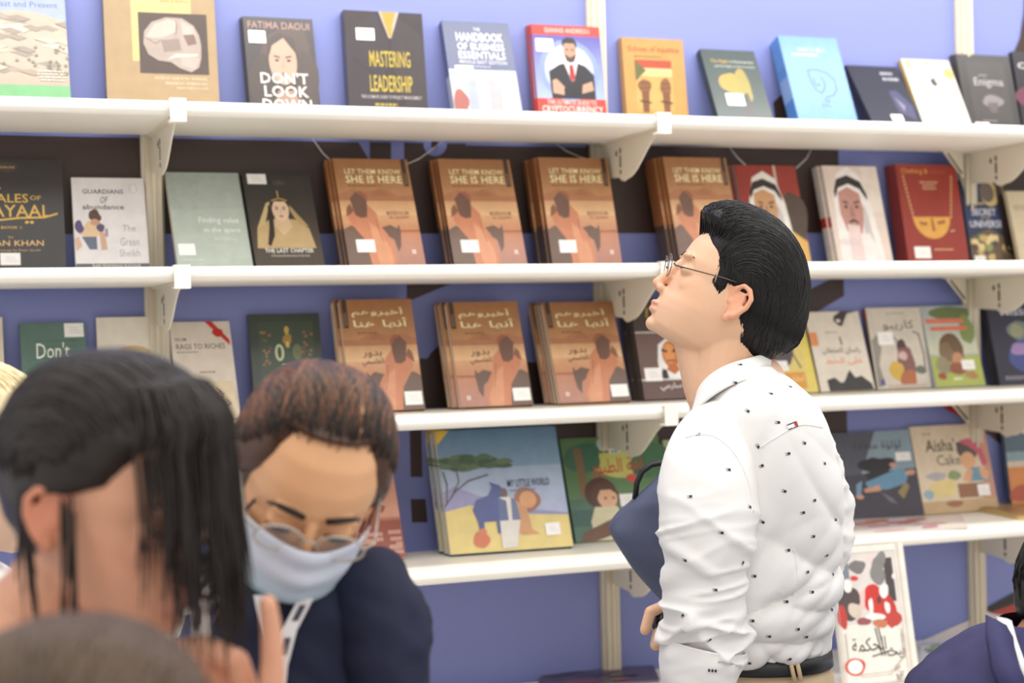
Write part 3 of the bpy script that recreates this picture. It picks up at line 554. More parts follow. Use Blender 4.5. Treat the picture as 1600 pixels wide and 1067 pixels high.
@art
def little_world(a):
    a.g(0, 0, 1, .32, (92, 124, 152), (128, 156, 180)); a.g(0, .32, 1, .72, (156, 174, 196), (176, 184, 214)); a.poly([(0, .5), (.1, .46), (.3, .55), (.5, .6), (.7, .68), (1, .72), (1, .8), (0, .8)], (150, 148, 186)); a.poly([(0, .66), (.2, .62), (.4, .66), (.7, .72), (1, .74), (1, 1), (0, 1)], (224, 202, 130)); a.poly([(0, 0), (.11, 0), (0, .12)], (216, 178, 66))
    for i in range(48):
        R = random.Random(i); qu = R.random(); a.blob(.02+.54*qu, .30+R.uniform(-.11, .03)*(1-abs(qu-.4)*1.3), .06, .022, [(88, 108, 84), (100, 120, 92), (74, 94, 76)][i % 3], i, 12)
    a.n += 1; a.ln([(.0, .62), (.10, .5), (.22, .42), (.38, .38)], .003, (96, 84, 84)); a.ln([(.02, .6), (.04, .44), (.02, .34)], .0028, (96, 84, 84)); a.ln([(.08, .52), (.14, .42), (.13, .34)], .0024, (96, 84, 84))
    a.poly([(.22, .66), (.26, .58), (.36, .55), (.40, .48), (.38, .44), (.46, .47), (.50, .52), (.50, .72), (.46, .72), (.44, .86), (.40, .86), (.40, .76), (.30, .76), (.29, .88), (.26, .88), (.25, .76)], (82, 92, 146)); a.blob(.67, .60, .10, .11, (158, 106, 80), 4); a.poly([(.58, .60), (.66, .66), (.68, .84), (.74, .88), (.60, .88), (.48, .78), (.50, .70)], (204, 150, 106)); a.e(.68, .60, .07, .07, (212, 156, 110)); a.e(.49, .535, .03, .04, (110, 88, 92)); a.poly([(.45, .57), (.56, .57), (.60, .74), (.54, .98), (.42, .98), (.43, .7)], (222, 216, 208)); a.poly([(.44, .57), (.5, .6), (.5, .76), (.42, .76)], (96, 110, 152)); a.poly([(.54, .57), (.58, .6), (.60, .76), (.53, .76)], (112, 122, 156))
    a.blob(.26, .90, .06, .07, (206, 118, 84), 4); a.e(.28, .84, .03, .03, (212, 126, 90)); a.t('MY LITTLE WORLD', .53, .43, .88, .49, (70, 76, 96), .014); a.lines(.54, .51, .88, .53, 1, (110, 118, 140))
@art
def birds(a):
    a.r(0, 0, 1, 1, (98, 132, 88)); a.blob(.55, .22, .3, .2, (196, 196, 110), 3); a.blob(.5, .08, .14, .09, (196, 206, 196), 2); a.blob(.2, .2, .2, .14, (70, 112, 90), 5); a.blob(.88, .25, .2, .2, (76, 118, 86), 7); a.r(.12, .1, .2, .7, (128, 104, 74)); a.poly([(0, .6), (1, .55), (1, 1), (0, 1)], (80, 116, 96)); a.r(0, .7, .35, .86, (62, 96, 86)); a.lines(.36, .13, .66, .17, 1, (84, 84, 66)); a.t('لغة الطيور', .26, .21, .78, .40, (200, 56, 48), .014, .04); a.blob(.66, .42, .06, .04, (206, 84, 76), 2); a.blob(.74, .36, .05, .03, (88, 92, 84), 6)
    a.blob(.33, .56, .17, .16, (86, 56, 48), 2, 22, .1); a.e(.38, .60, .10, .10, (226, 176, 142)); a.poly([(.2, .52), (.3, .44), (.46, .46), (.5, .58), (.42, .52), (.32, .52), (.24, .66)], (92, 60, 50)); a.e(.36, .60, .012, .012, (60, 46, 44), 8); a.e(.44, .60, .012, .012, (60, 46, 44), 8); a.poly([(.18, .82), (.24, .68), (.46, .68), (.54, .82), (.5, 1), (.2, 1)], (214, 206, 170)); a.poly([(.06, 1), (.08, .92), (.5, .76), (.8, .74), (.8, .84), (.28, .98), (.2, 1)], (112, 78, 58))
@art
def pale_green(a): a.r(0, 0, 1, 1, (196, 206, 170)); a.blob(.4, .3, .3, .2, (150, 176, 130), 2); a.r(0, .7, 1, 1, (170, 186, 140))
@art
def flying_girl(a):
    a.r(0, 0, 1, 1, (86, 88, 100)); a.poly([(.56, 0), (1, 0), (1, .5), (.3, .5)], (138, 160, 172)); a.poly([(0, .5), (1, .45), (1, 1), (0, 1)], (66, 62, 72)); a.t('لؤلؤة معلقة', .26, .11, .86, .23, (64, 66, 78), .01); a.blob(.52, .40, .18, .12, (40, 36, 42), 3, 30, .5); a.e(.47, .53, .10, .06, (206, 152, 124)); a.poly([(.36, .48), (.5, .46), (.62, .52), (.5, .54), (.38, .60)], (40, 36, 42)); a.poly([(.34, .58), (.6, .5), (.82, .44), (.9, .5), (.84, .62), (.6, .68), (.36, .66)], (104, 148, 178)); a.poly([(.3, .66), (.5, .62), (.52, .69), (.32, .70)], (206, 152, 124)); a.blob(.24, .74, .05, .03, (206, 152, 124), 2); a.blob(.72, .40, .04, .03, (206, 152, 124), 3); a.blob(.92, .5, .07, .03, (206, 152, 124), 5); a.poly([(.22, .6), (.3, .56), (.26, .72), (.2, .72)], (112, 152, 180)); a.poly([(.72, .72), (.84, .6), (.88, .66), (.78, .8)], (150, 130, 90)); a.poly([(.5, .7), (.64, .78), (.7, .86), (.6, .82)], (112, 108, 116))
@art
def aisha(a):
    a.r(0, 0, 1, 1, (222, 204, 178)); a.poly([(.8, 0), (1, 0), (1, 1), (.78, 1), (.9, .5)], (198, 146, 122)); a.lines(.14, .08, .32, .11, 1, (150, 130, 110)); a.t("Aisha's", .16, .155, .62, .30, (48, 42, 40), .016, .02); a.t('Cake', .28, .34, .60, .46, (92, 84, 78), .004, .02); a.blob(.70, .30, .13, .12, (92, 82, 78), 2); a.poly([(.6, .2), (.76, .16), (.9, .26), (.96, .46), (.88, .5), (.84, .34), (.74, .26)], (200, 96, 110)); a.e(.70, .42, .10, .10, (226, 172, 130)); a.poly([(.66, .62), (.72, .5), (.86, .5), (.95, .6), (.95, .66), (.68, .66)], (110, 152, 172)); a.poly([(.58, .64), (.68, .5), (.74, .54), (.68, .68)], (222, 168, 128)); a.poly([(.82, .48), (.96, .56), (.92, .66), (.84, .62)], (222, 168, 128)); a.r(.5, .68, .86, .84, (150, 106, 76)); a.blob(.24, .58, .12, .05, (178, 172, 178), 3); a.blob(.48, .58, .08, .06, (140, 156, 110), 4); a.blob(.3, .72, .2, .1, (226, 204, 140), 5); a.r(0, .86, 1, 1, (196, 166, 126)); a.blob(.42, .9, .1, .04, (156, 108, 78), 3); a.blob(.1, .78, .06, .06, (150, 176, 190), 3)
@art
def blue_orange(a):
    a.r(0, 0, 1, 1, (86, 104, 120)); a.blob(.2, .12, .2, .08, (128, 146, 158), 2); a.poly([(.3, .2), (.7, .12), (.6, .22), (.9, .3), (.5, .32)], (216, 214, 214)); a.r(0, .42, 1, .52, (132, 156, 162)); a.r(0, .52, 1, .58, (206, 190, 170)); a.poly([(0, .58), (1, .58), (1, 1), (0, 1)], (206, 132, 70)); a.e(.5, .72, .18, .12, (236, 222, 200)); a.blob(.3, .86, .3, .1, (176, 84, 56), 4)
@art
def wisdom(a):
    a.r(0, 0, 1, 1, (228, 222, 212)); a.r(.02, .06, .84, .56, (214, 206, 200)); a.r(.70, .10, .82, .42, (72, 66, 66)); a.r(.06, .08, .22, .3, (120, 128, 136)); a.blob(.34, .15, .1, .055, (118, 112, 110), 3, 24, .3); a.blob(.62, .18, .12, .1, (130, 126, 124), 5, 24, .6); a.blob(.52, .10, .04, .03, (230, 200, 196), 2)
    a.poly([(.28, .34), (.46, .30), (.44, .46), (.3, .46)], (226, 190, 184)); a.blob(.16, .40, .15, .14, (82, 70, 68), 3); a.blob(.06, .50, .07, .08, (188, 62, 56), 6); a.e(.18, .28, .06, .05, (232, 228, 222)); a.e(.08, .26, .05, .04, (226, 222, 218))
    for cu, cv, ru, rv, c in ((.50, .38, .12, .10, (196, 52, 46)), (.58, .45, .12, .10, (200, 58, 50)), (.70, .48, .10, .12, (190, 54, 48)), (.72, .54, .14, .06, (186, 66, 58)), (.44, .33, .03, .03, (206, 48, 46)), (.28, .23, .05, .02, (206, 60, 56))): a.blob(cu, cv, ru, rv, c, int(cu*100))
    for cu, cv, ru, rv, c in ((.66, .34, .065, .05, (236, 232, 226)), (.58, .40, .03, .03, (110, 60, 58)), (.68, .46, .04, .04, (228, 224, 220)), (.46, .44, .03, .06, (236, 230, 226)), (.24, .46, .1, .05, (206, 190, 176)), (.5, .52, .14, .025, (236, 230, 226)), (.34, .545, .1, .025, (150, 84, 84)), (.56, .57, .1, .03, (196, 120, 84)), (.82, .24, .03, .02, (226, 222, 218))): a.blob(cu, cv, ru, rv, c, int(cv*100))
    K = (66, 60, 60); a.t('الحكمة', .14, .66, .60, .76, K, .002); a.t('بيت', .60, .75, .84, .83, K, .002); a.ln([(.40, .80), (.66, .77), (.74, .79)], .0026, K); a.ln([(.48, .60), (.53, .80)], .003, K); a.ln([(.52, .60), (.57, .80)], .003, K)
    fr = (176, 166, 158)
    for k in (0, .02): a.ln([(.06+k, .62), (.06+k, .84-k), (.24, .94-k), (.62, .94-k), (.84-k, .82), (.84-k, .62)], .0014, fr)
    a.blob(.15, .86, .13, .065, (206, 70, 56), 3, 30, .12); a.e(.15, .86, .10, .05, (240, 234, 228)); a.ln([(.02, .05), (.86, .05), (.86, .99), (.02, .99), (.02, .05)], .0012, fr); a.r(.90, 0, .93, 1, (212, 200, 184)); R = random.Random(8)
    for i in range(40): u = R.uniform(.68, .85); v = R.uniform(.88, .985) if u < .8 else R.uniform(.6, .98); a.blob(u, v, .012, .006, fr, i, 8); a.n -= 1
    a.n += 1
# ---------------------------------------------------------------- placing a book from the photo's corners
def corners(p, z):
    xc, yb, wd, L, a, ps = p; u = np.array([math.cos(ps), math.sin(ps), 0]); n = np.array([-math.sin(ps), math.cos(ps), 0])
    v = math.cos(a)*np.array([0, 0, 1.0])+math.sin(a)*n; B = np.array([xc, yb, z])
    return B-u*wd/2, B+u*wd/2, B-u*wd/2+v*L, B+u*wd/2+v*L, u, v, n
def fit_book(z, TL, TR, BL, BR, thick, seen, ytop=-.002):
    g = on_plane((BL[0]+BR[0])/2, BL[1], 1, -.15); p = np.array([g[0], -.13, .14, .22, .35, 0.0])
    def res(p):
        bl, br, tl, tr, u, v, n = corners(p, z); P = [proj(q) for q in (tl, tr, bl, br)]
        out = list(P[0]-TL)+list(P[1]-TR)
        for a, b, e in ((P[0], P[2], BL), (P[1], P[3], BR)):
            if seen: out += list((b-e)*.8)
            else:
                d = b-a; d /= np.linalg.norm(d); out.append(d[0]*(e[1]-a[1])-d[1]*(e[0]-a[0]))
        back = (tl[1]+tr[1])/2+thick*math.cos(p[4])
        out.append((back-ytop)*1500); out.append(p[5]*60); out.append(max(0, p[4]-.6)*400); out.append(max(0, .1-p[4])*400); out.append(max(0, -(DP-.012)-p[1])*4000 if ytop > -.1 else 0)
        return np.array(out)
    for _ in range(25):
        r = res(p); J = np.array([(res(p+np.eye(6)[i]*1e-5)-r)/1e-5 for i in range(6)]).T
        p = p-np.linalg.lstsq(J.T@J+np.eye(6)*1e-3, J.T@r, rcond=None)[0]
        p[2] = max(p[2], .06); p[3] = max(p[3], .08)
    return p, float(np.abs(res(p)[:6]).max())
ORD = ['front', 'second', 'third', 'fourth', 'fifth', 'sixth', 'seventh']
PAGE = (236, 226, 204)
def book(name, artname, label, z, TL, TR, BL, BR, t=.016, n=1, seen=True, bind='L', spine=None, sticker=None, group=None, hard=False, wh=None, ytop=-.002, board=None, cat='book', jit=.0025, ink=1, vis=1):
    p, err = fit_book(z, np.array(TL, float), np.array(TR, float), np.array(BL, float), np.array(BR, float), t*n, seen, ytop)
    xc, yb, wd, L, an, ps = p
    a = Art(wd, L, vis); A[artname](a)
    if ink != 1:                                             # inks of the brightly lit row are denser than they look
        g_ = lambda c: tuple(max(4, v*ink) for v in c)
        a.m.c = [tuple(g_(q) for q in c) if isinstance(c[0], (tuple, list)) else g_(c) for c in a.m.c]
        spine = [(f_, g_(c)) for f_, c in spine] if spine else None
    base = a.m.c[0] if not isinstance(a.m.c[0][0], (tuple, list)) else a.m.c[0][2]
    board = board or base; spine = spine or [(1.0, board)]
    # spine print: bands from the top
    xs = -.0006 if bind == 'L' else wd+.0006; acc = 0
    for frac, c in spine:
        z1, z0 = L*(1-acc), L*(1-acc-frac); acc += frac
        q = [(xs, t, z0), (xs, 0, z0), (xs, 0, z1), (xs, t, z1)]; a.m.add(q if bind == 'L' else q[::-1], [(0, 1, 2, 3)], c)
    me_print = a.m.mesh('cover_print', M_print)
    bt = .0022 if hard else .0008; cm = MB()
    x0, x1 = (-.0004, wd) if bind == 'L' else (0, wd+.0004)
    cm.box(0, wd, 0, bt, 0, L, board); cm.box(0, wd, t-bt, t, 0, L, board)
    cm.box(*((-.0004, bt) if bind == 'L' else (wd-bt, wd+.0004)), 0, t, 0, L, board); me_cov = cm.mesh('cover', M_print)
    ins = .003 if hard else .0008
    pg = MB().box(bt if bind == 'L' else .0008, wd-ins if bind == 'L' else wd-bt, bt, t-bt, ins, L-ins, PAGE); me_pg = pg.mesh('page_block', M_paper)
    stk = None
    if sticker:
        u0, v0, u1, v1 = sticker; v0, v1 = a.V(v0), a.V(v1); s = MB(); yy = -.0002-.00003*(a.n+3)
        X0, X1, Z1, Z0 = u0*wd, u1*wd, (1-v0)*L, (1-v1)*L
        s.box(X0, X1, yy-.0002, yy, Z0, Z1, (250, 248, 244))
        for k in range(3): s.box(X0+(X1-X0)*.25, X0+(X1-X0)*(.9-.1*k), yy-.00026, yy-.0002, Z0+(Z1-Z0)*(.3+.18*k), Z0+(Z1-Z0)*(.34+.18*k), (214, 208, 206))
        stk = s.mesh('price_sticker', M_paper)
    R = random.Random(int(TL[0]*7+TL[1]))
    for i in range(n):
        jx = -abs(R.gauss(0, jit)) if i else 0; jz = 0
        nrm = np.array([-math.sin(ps), math.cos(ps), 0]); up = np.array([0, 0, 1.0]); nd = nrm*math.cos(an)-up*math.sin(an)   # back of the cover
        # stacked copies stand on the shelf, each one step further back
        pos = np.array([xc, yb, z])+nrm*(t*i/math.cos(an)*1.02)
        u = np.array([math.cos(ps), math.sin(ps), 0]); pos = pos-u*wd/2+u*jx
        pos[2] += t*math.sin(an)                             # rear lower edge rests on the board
        pos = pos-nrm*0
        o = empty(name, pos); o.rotation_euler = (-an, 0, ps)
        lb = label if n == 1 else '%s, %s copy of stack' % (label, ORD[i])
        tag(o, lb, cat, group or None)
        link('cover', me_cov, o); link('page_block', me_pg, o); link('cover_print', me_print, o)
        if stk and i == 0: link('price_sticker', stk, o)
    if err > 6: print('BOOKFIT', artname, TL, 'err %.1f' % err, p.round(3))
    return o
z = ZS[0]-.0005; T = 'books along the top shelf'
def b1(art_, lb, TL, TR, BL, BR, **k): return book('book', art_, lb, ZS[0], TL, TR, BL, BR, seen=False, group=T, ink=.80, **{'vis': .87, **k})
b1('jebel', 'archaeology book with a rocky hillside photo and green foot band, top shelf far left', (-52, -38), (99, -35), (-44, 148), (110, 149), t=.014)
b1('skull', 'large tan book with a fossil skull on a dark square', (160, -32), (333, -28), (167, 150), (343, 157), t=.03, spine=[(.8, (150, 126, 92)), (.2, (96, 74, 56))], hard=True)
b1('dont_look', "dark novel DON'T LOOK DOWN with a woman's face", (380, 27), (487, 33), (389, 158), (501, 162), t=.012, n=2, vis=1, spine=[(1, (58, 54, 62))], sticker=(.06, .14, .30, .26))
b1('mastering', 'dark business book showing a suit jacket with gold tie, title MASTERING LEADERSHIP', (538, 17), (658, 24), (544, 162), (669.5, 167), t=.024, spine=[(1, (84, 82, 100))], sticker=(.14, .18, .37, .30))
b1('handbook', 'navy business handbook with a skyline strip and a torn shrink-wrapped corner', (692, 37), (792, 41), (707, 170), (817, 171), t=.02, spine=[(.55, (70, 82, 130)), (.45, (170, 176, 200))], sticker=(.1, .52, .36, .65))
b1('crypto', 'red cryptocurrency guide with a bearded suited man', (831, 40), (935, 42), (840, 172), (949, 175), t=.009, n=3, spine=[(1, (206, 92, 84))], sticker=(.04, .16, .29, .30))
b1('echoes', 'orange book with a flag and two raised fists', (972.5, 60), (1065, 64), (978, 177), (1077, 180), t=.022, spine=[(1, (206, 156, 96))])
b1('development', 'dark green book with a yellow Africa-shaped tree', (1094, 81), (1177, 86), (1120, 181), (1207, 184), t=.018, spine=[(1, (56, 66, 66))], sticker=(.24, .66, .56, .83))
b1('blue_shield', 'thick sky-blue book with a line-drawn shield emblem', (1217, 66), (1305, 70), (1244, 186), (1339, 188), t=.04, spine=[(.45, (92, 146, 216)), (.25, (140, 172, 226)), (.3, (84, 136, 210))], hard=True)
b1('navy_figure', 'small dark navy book between the blue and the cream books', (1322, 105), (1400, 108), (1360, 187), (1441, 189), t=.008, n=2, sticker=(.42, .86, .64, .97))
b1('white_yellow', 'cream book with pale handwriting and yellow marks', (1405, 97), (1484, 96), (1442.5, 189), (1514, 192), t=.012, spine=[(1, (236, 196, 110))])
b1('enigma', 'charcoal grey book with white script title Enigma', (1490, 88), (1579, 87), (1515, 193), (1591, 193), t=.012, n=2, spine=[(1, (88, 84, 84))], sticker=(.14, .94, .4, .995))
b1('black_ch', 'black book with white block capitals cut off by the right edge, top shelf', (1582, 84), (1680, 84), (1596, 194), (1700, 196), t=.012)
S2 = 'books along the second shelf'
def b2(art_, lb, TL, TR, BL, BR, **k):
    k.setdefault('group', S2); return book('book', art_, lb, ZS[1], TL, TR, BL, BR, seen=False, vis=.96, **k)
b2('khayaal', 'black novel with ornate gold title TALES OF KHAYAAL', (-60, 249), (97, 252), (-52, 415), (103, 415), t=.014, sticker=(.34, .86, .54, .97))
b2('guardians', 'white book with a kneeling man in a yellow vest, title GUARDIANS OF abundance', (112, 281), (224, 280), (118, 415), (234, 416), t=.012)
b2('sage', 'pale sage-green book with thin white handwriting', (258, 272), (372, 277), (277, 415), (395, 415), t=.012, spine=[(1, (196, 176, 160))], sticker=(.04, .79, .26, .91))
b2('last_chapter', 'dark book THE LAST CHAPTER with a jewelled woman', (379, 276), (482, 276), (399, 415), (508, 415), t=.012, n=2, spine=[(1, (74, 70, 66))], sticker=(.06, .01, .34, .125))
SP = [(.62, (146, 92, 56)), (.38, (74, 60, 54))]
for i, (q, n, w_) in enumerate((
        (((520, 252.5), (635, 254), (545, 414), (665, 413)), 4, 'leftmost of four stacks'), (((684, 253), (795, 253), (709, 413), (824, 413)), 4, 'second of four stacks'),
        (((840, 249), (949, 250), (864, 413), (971, 412)), 5, 'third of four stacks'), (((1036, 248), (1133, 250), (1062, 411), (1163, 411)), 6, 'rightmost of four stacks'))):
    b2('desert_en', 'brown English desert-rider novel, ' + w_, *q, t=.015, n=n, spine=SP, sticker=((.13, .80, .37, .92) if i < 3 else None), group='English desert-rider novels', hard=True, jit=.005)
b2('red_sheikh', 'red-backed portrait book of a man in headdress', (1147, 260), (1242, 261), (1172, 409), (1267, 409), t=.012, n=2, spine=[(1, (190, 182, 176))])
b2('white_sheikh', 'white portrait book of a man in headdress', (1286, 262), (1366, 262), (1307, 406), (1397, 406), t=.014, n=3, spine=[(.52, (206, 198, 190)), (.10, (176, 50, 46)), (.38, (212, 204, 196))])
b2('clothing', 'dark red book with a gold crescent necklace', (1400, 259), (1491, 259), (1417.5, 405), (1515, 403), t=.014, n=3, spine=[(1, (140, 56, 46))], sticker=(.12, .86, .38, .98))
b2('universe', 'small navy book with a moon and rocks, title SECRET OF THE UNIVERSE', (1500, 282), (1564, 283), (1518, 403), (1584, 401), t=.008, sticker=(.06, .93, .32, 1.0))
b2('dark_pink', 'dark book with pink lettering behind others, second shelf right edge', (1553, 264), (1642, 256), (1572, 400), (1662, 400), t=.008, ytop=-.003)
b2('cream_right', 'beige book with a grey ink drawing, second shelf right edge', (1572, 304), (1640, 298), (1592, 402), (1662, 400), t=.012, ytop=-.03)
S3 = 'books along the third shelf'
def b3(art_, lb, TL, TR, BL, BR, **k):
    k.setdefault('group', S3); k.setdefault('seen', True); return book('book', art_, lb, ZS[2], TL, TR, BL, BR, **k)
b3('plain_cream', 'cream book cut off by the left edge, third shelf', (-95, 498), (4, 499), (-88, 640), (9, 640), t=.012, seen=False)
b3('dont_ask', "teal notebook-style book lettered Don't ask me", (30, 508), (132, 506), (36, 600), (138, 600), t=.01, seen=False, sticker=(.68, .01, .98, .15))
b3('egg', 'ivory book with a mustard oval, behind the dark-haired woman', (151, 497), (264, 495), (154, 600), (268, 600), t=.012, seen=False)
b3('rags', 'white book with a red ribbon corner, title RAGS TO RICHES', (266, 506), (357, 506), (272, 587), (369, 587), t=.01, seen=False)
b3('scribble', 'beige booklet with dark scribbles propped in front of the ribboned white book', (288, 605), (362, 594), (300, 660), (374, 655), t=.006, seen=False, ytop=-.11)
b3('green_ornate', 'dark green book with small gilt ornaments', (389, 493), (497, 492), (393, 580), (506, 580), t=.014, seen=False, spine=[(1, (78, 84, 70))])
for i, (q, n, w_) in enumerate(((((530, 472), (641, 471), (548, 645), (666, 643)), 4, 'leftmost of three stacks'), (((699, 476), (805, 475), (716, 642), (837, 635)), 4, 'middle of three stacks'), (((849, 477), (954, 475), (872, 637), (989, 631)), 4, "rightmost of three stacks"))):
    b3('desert_ar', 'brown Arabic desert-rider novel, ' + w_, *q, t=.0155, n=n, bind='R', sticker=((.74, .84, .98, .96)), group='Arabic desert-rider novels', hard=True, spine=SP, jit=.007)
b3('brown_man', 'dark brown book with an orange-faced headdress wearer', (985, 470), (1080, 468), (1006, 630), (1106, 628), t=.013, n=4, spine=[(1, (84, 76, 72))], sticker=(.06, .69, .33, .82), hard=True)
b3('yellow_ar', 'yellow Arabic book with orange foot band behind the man\'s collar', (1166, 506), (1254, 502), (1188, 622), (1281, 618), t=.012, sticker=(.28, .56, .56, .70))
b3('white_hand', 'white Arabic book with a black hand above black hills', (1256, 490), (1341, 489), (1284, 614), (1367, 612), t=.012, spine=[(1, (120, 108, 96))])
b3('caribou', 'grey-white Arabic book with a long-haired girl in yellow and brown', (1352, 484), (1437, 481), (1372, 612), (1456, 608), t=.014, spine=[(.15, (170, 80, 70)), (.85, (120, 104, 94))], sticker=(.14, .30, .42, .46))
b3('green_tree', 'pale green Arabic book with a bushy brown tree figure', (1440, 482), (1510, 478), (1459, 608), (1545, 604), t=.012, sticker=(.60, .68, .86, .80))
b3('mission', 'dark space book titled MISSION, third shelf right edge', (1540, 475), (1640, 470), (1562, 604), (1665, 600), t=.014, n=2, spine=[(1, (46, 44, 54))])
S4 = 'books along the fourth shelf'
def b4(art_, lb, TL, TR, BL, BR, **k):
    k.setdefault('group', S4); return book('book', art_, lb, ZS[3], TL, TR, BL, BR, **k)
b4('terracotta', 'terracotta book with a robed figure over brick ruins beside the masked woman', (478, 668), (602, 672), (508, 884), (635, 877), t=.014, seen=False)
b4('little_world', 'large square picture book MY LITTLE WORLD', (683, 681), (867, 667), (700, 880), (896, 860), t=.017, n=4, bind='R', sticker=(.79, .80, .91, .90), hard=True, jit=.004, group='square picture books')
b4('birds', 'green Arabic picture book with a girl leaning on a log', (875, 690), (1029, 679), (899, 857), (1054, 845), t=.01, sticker=(.50, .57, .68, .69))
b4('pale_green', "pale green book mostly behind the man's arm", (1037, 690), (1130, 686), (1060, 846), (1156, 838), t=.01)
b4('flying_girl', 'slate blue Arabic picture book with a flying girl', (1296, 680), (1417.5, 672), (1318, 806), (1447.5, 803), t=.01, sticker=(.77, .26, .96, .36))
b4('aisha', "cream picture book with a girl baking, title Aisha's Cake", (1420, 670), (1537, 661), (1447, 804), (1560, 796), t=.01, sticker=(.76, .70, .92, .83))
b4('blue_orange', 'blue and orange picture book cut off by the right edge, fourth shelf', (1564, 646), (1650, 640), (1582, 790), (1670, 785), t=.012)
book('book', 'wisdom', 'white Arabic comic with red-robed figures standing on the lowest shelf', ZS[4], (1296, 858), (1410, 850), (1318, 1040), (1434, 1038), t=.014, seen=False, ytop=-.335, group='books on the lowest shelf')
bpy.data.objects.remove(_to)
# loose things lying flat
def flat(name, label, cat, quad, z, t, cols, art_=None):
    P = [on_plane(x, y, 2, z) for x, y in quad]; c = sum(P)/4; e = empty(name, c); tag(e, label, cat)
    q = [(p-c)[:2] for p in P]; MB().prism([(a, b) for a, b in q], 2, .0003, t, cols[0]).build('page_block', M_paper, e)
    m = MB(); m.prism([(a*1.01, b*1.01) for a, b in q], 2, t, t+.0008, cols[1])
    R = random.Random(3)
    for i in range(cols[3] if len(cols) > 3 else 0):
        s = [R.random() for _ in range(2)]; u0, v0 = s[0]*.7, s[1]*.7; w_ = R.uniform(.12, .3)
        f = lambda u, v: (q[0][0]*(1-u)*(1-v)+q[1][0]*u*(1-v)+q[2][0]*u*v+q[3][0]*(1-u)*v, q[0][1]*(1-u)*(1-v)+q[1][1]*u*(1-v)+q[2][1]*u*v+q[3][1]*(1-u)*v)
        m.add([(*f(u, v), t+.001+.0001*i) for u, v in ((u0, v0), (u0+w_, v0+.02), (u0+w_*.9, v0+.2), (u0+.02, v0+.14))], [(0, 1, 2, 3)], cols[2][i % len(cols[2])])
    m.build('cover_print', M_print, e); return e
flat('magazine', 'flat white magazine with pink splashes lying on the fourth shelf', 'magazine', [(1326, 838), (1512, 826), (1500, 806), (1322, 815)], ZS[3], .004, [(236, 230, 222), (228, 216, 210), [(206, 130, 150), (214, 150, 130), (226, 190, 186)], 14])
flat('book', 'closed yellow-edged book lying flat at the right end of the fourth shelf', 'book', [(1590, 812), (1700, 820), (1640, 792), (1508, 794)], ZS[3], .010, [(206, 176, 116), (176, 140, 92), [(150, 110, 80), (206, 176, 120)], 5])
flat('magazine', 'white and green picture magazine lying on the lowest shelf by the right post', 'magazine', [(1440, 1040), (1540, 1034), (1520, 1004), (1438, 1008)], ZS[4], .006, [(226, 222, 218), (206, 206, 212), [(120, 150, 84), (110, 100, 110), (230, 228, 228), (150, 170, 100)], 12])
flat('magazine', 'dark purple patterned magazine lying on the lowest shelf beside the middle post', 'magazine', [(840, 1078), (1030, 1066), (1020, 1044), (850, 1052)], ZS[4], .006, [(120, 110, 120), (84, 70, 92), [(140, 70, 78), (70, 70, 110), (110, 84, 96), (60, 52, 66)], 14])
# ---------------------------------------------------------------- people
from mathutils import noise as mnoise
M_skin = mat('skin', (224, 180, 150), rough=.46, spec=.4, attr='Col', noise=.04, nscale=60, sss=.06, bump=.05, bscale=500)
M_hair_black = mat('black_hair', (17, 14, 13), rough=.38, spec=.32, noise=.25, nscale=90)
M_hair_dark = mat('dark_brown_hair', (34, 25, 21), rough=.38, spec=.36, noise=.3, nscale=60)
M_hair_brown = mat('chestnut_hair', (74, 48, 33), rough=.42, spec=.4, noise=.45, nscale=18)
M_hair_grey = mat('ash_brown_hair', (92, 74, 58), rough=.5, spec=.35, noise=.65, nscale=16)
M_hair_blond = mat('cream_hair', (226, 208, 166), rough=.5, noise=.2, nscale=30)
M_shirt = mat('white_cotton', (234, 232, 229), rough=.8, spec=.2, noise=.01, bump=.12, bscale=900, sheen=.1)
M_navy = mat('navy_cloth', (32, 35, 57), rough=.75, spec=.25, noise=.12, nscale=40, bump=.15, bscale=500)
M_suit = mat('indigo_suit_cloth', (62, 60, 98), rough=.75, spec=.25, noise=.08, nscale=60, bump=.15, bscale=700)
M_bag = mat('slate_navy_canvas', (80, 86, 110), rough=.7, spec=.3, noise=.08, nscale=30, bump=.15, bscale=600)
M_chino = mat('beige_chino', (206, 182, 146), rough=.85, noise=.05, nscale=60, bump=.15, bscale=700)
M_black = mat('black_leather', (24, 23, 26), rough=.45, noise=.1, nscale=80)
M_gloss = mat('glossy_black_plastic', (20, 20, 22), rough=.18, spec=.6, noise=.05)
M_steel = mat('gunmetal_wire', (96, 92, 90), rough=.3, metal=.9, noise=.03)
M_lens = mat('spectacle_lens', (236, 238, 242), rough=.03, noise=.005)
_nt = M_lens.node_tree; _tr = _nt.nodes.new('ShaderNodeBsdfTransparent'); _mx = _nt.nodes.new('ShaderNodeMixShader'); _mx.inputs[0].default_value = .07
_nt.links.new(_tr.outputs[0], _mx.inputs[1]); _nt.links.new(_nt.nodes['Principled BSDF'].outputs[0], _mx.inputs[2]); _nt.links.new(_mx.outputs[0], _nt.nodes['Material Output'].inputs[0])
M_mask = mat('pale_blue_mask', (176, 194, 210), rough=.75, attr='Col', noise=.03, nscale=40, bump=.1, bscale=500)
M_col = mat('coloured_stitching', (60, 60, 70), rough=.7, attr='Col', noise=.03)
M_dark_eye = mat('dark_eye', (34, 26, 24), rough=.2, noise=.05)
M_mixed = mat('muted_grey_cloth', (120, 112, 108), rough=.85, noise=.1, nscale=30)
def V(a): return Vector([float(x) for x in a])
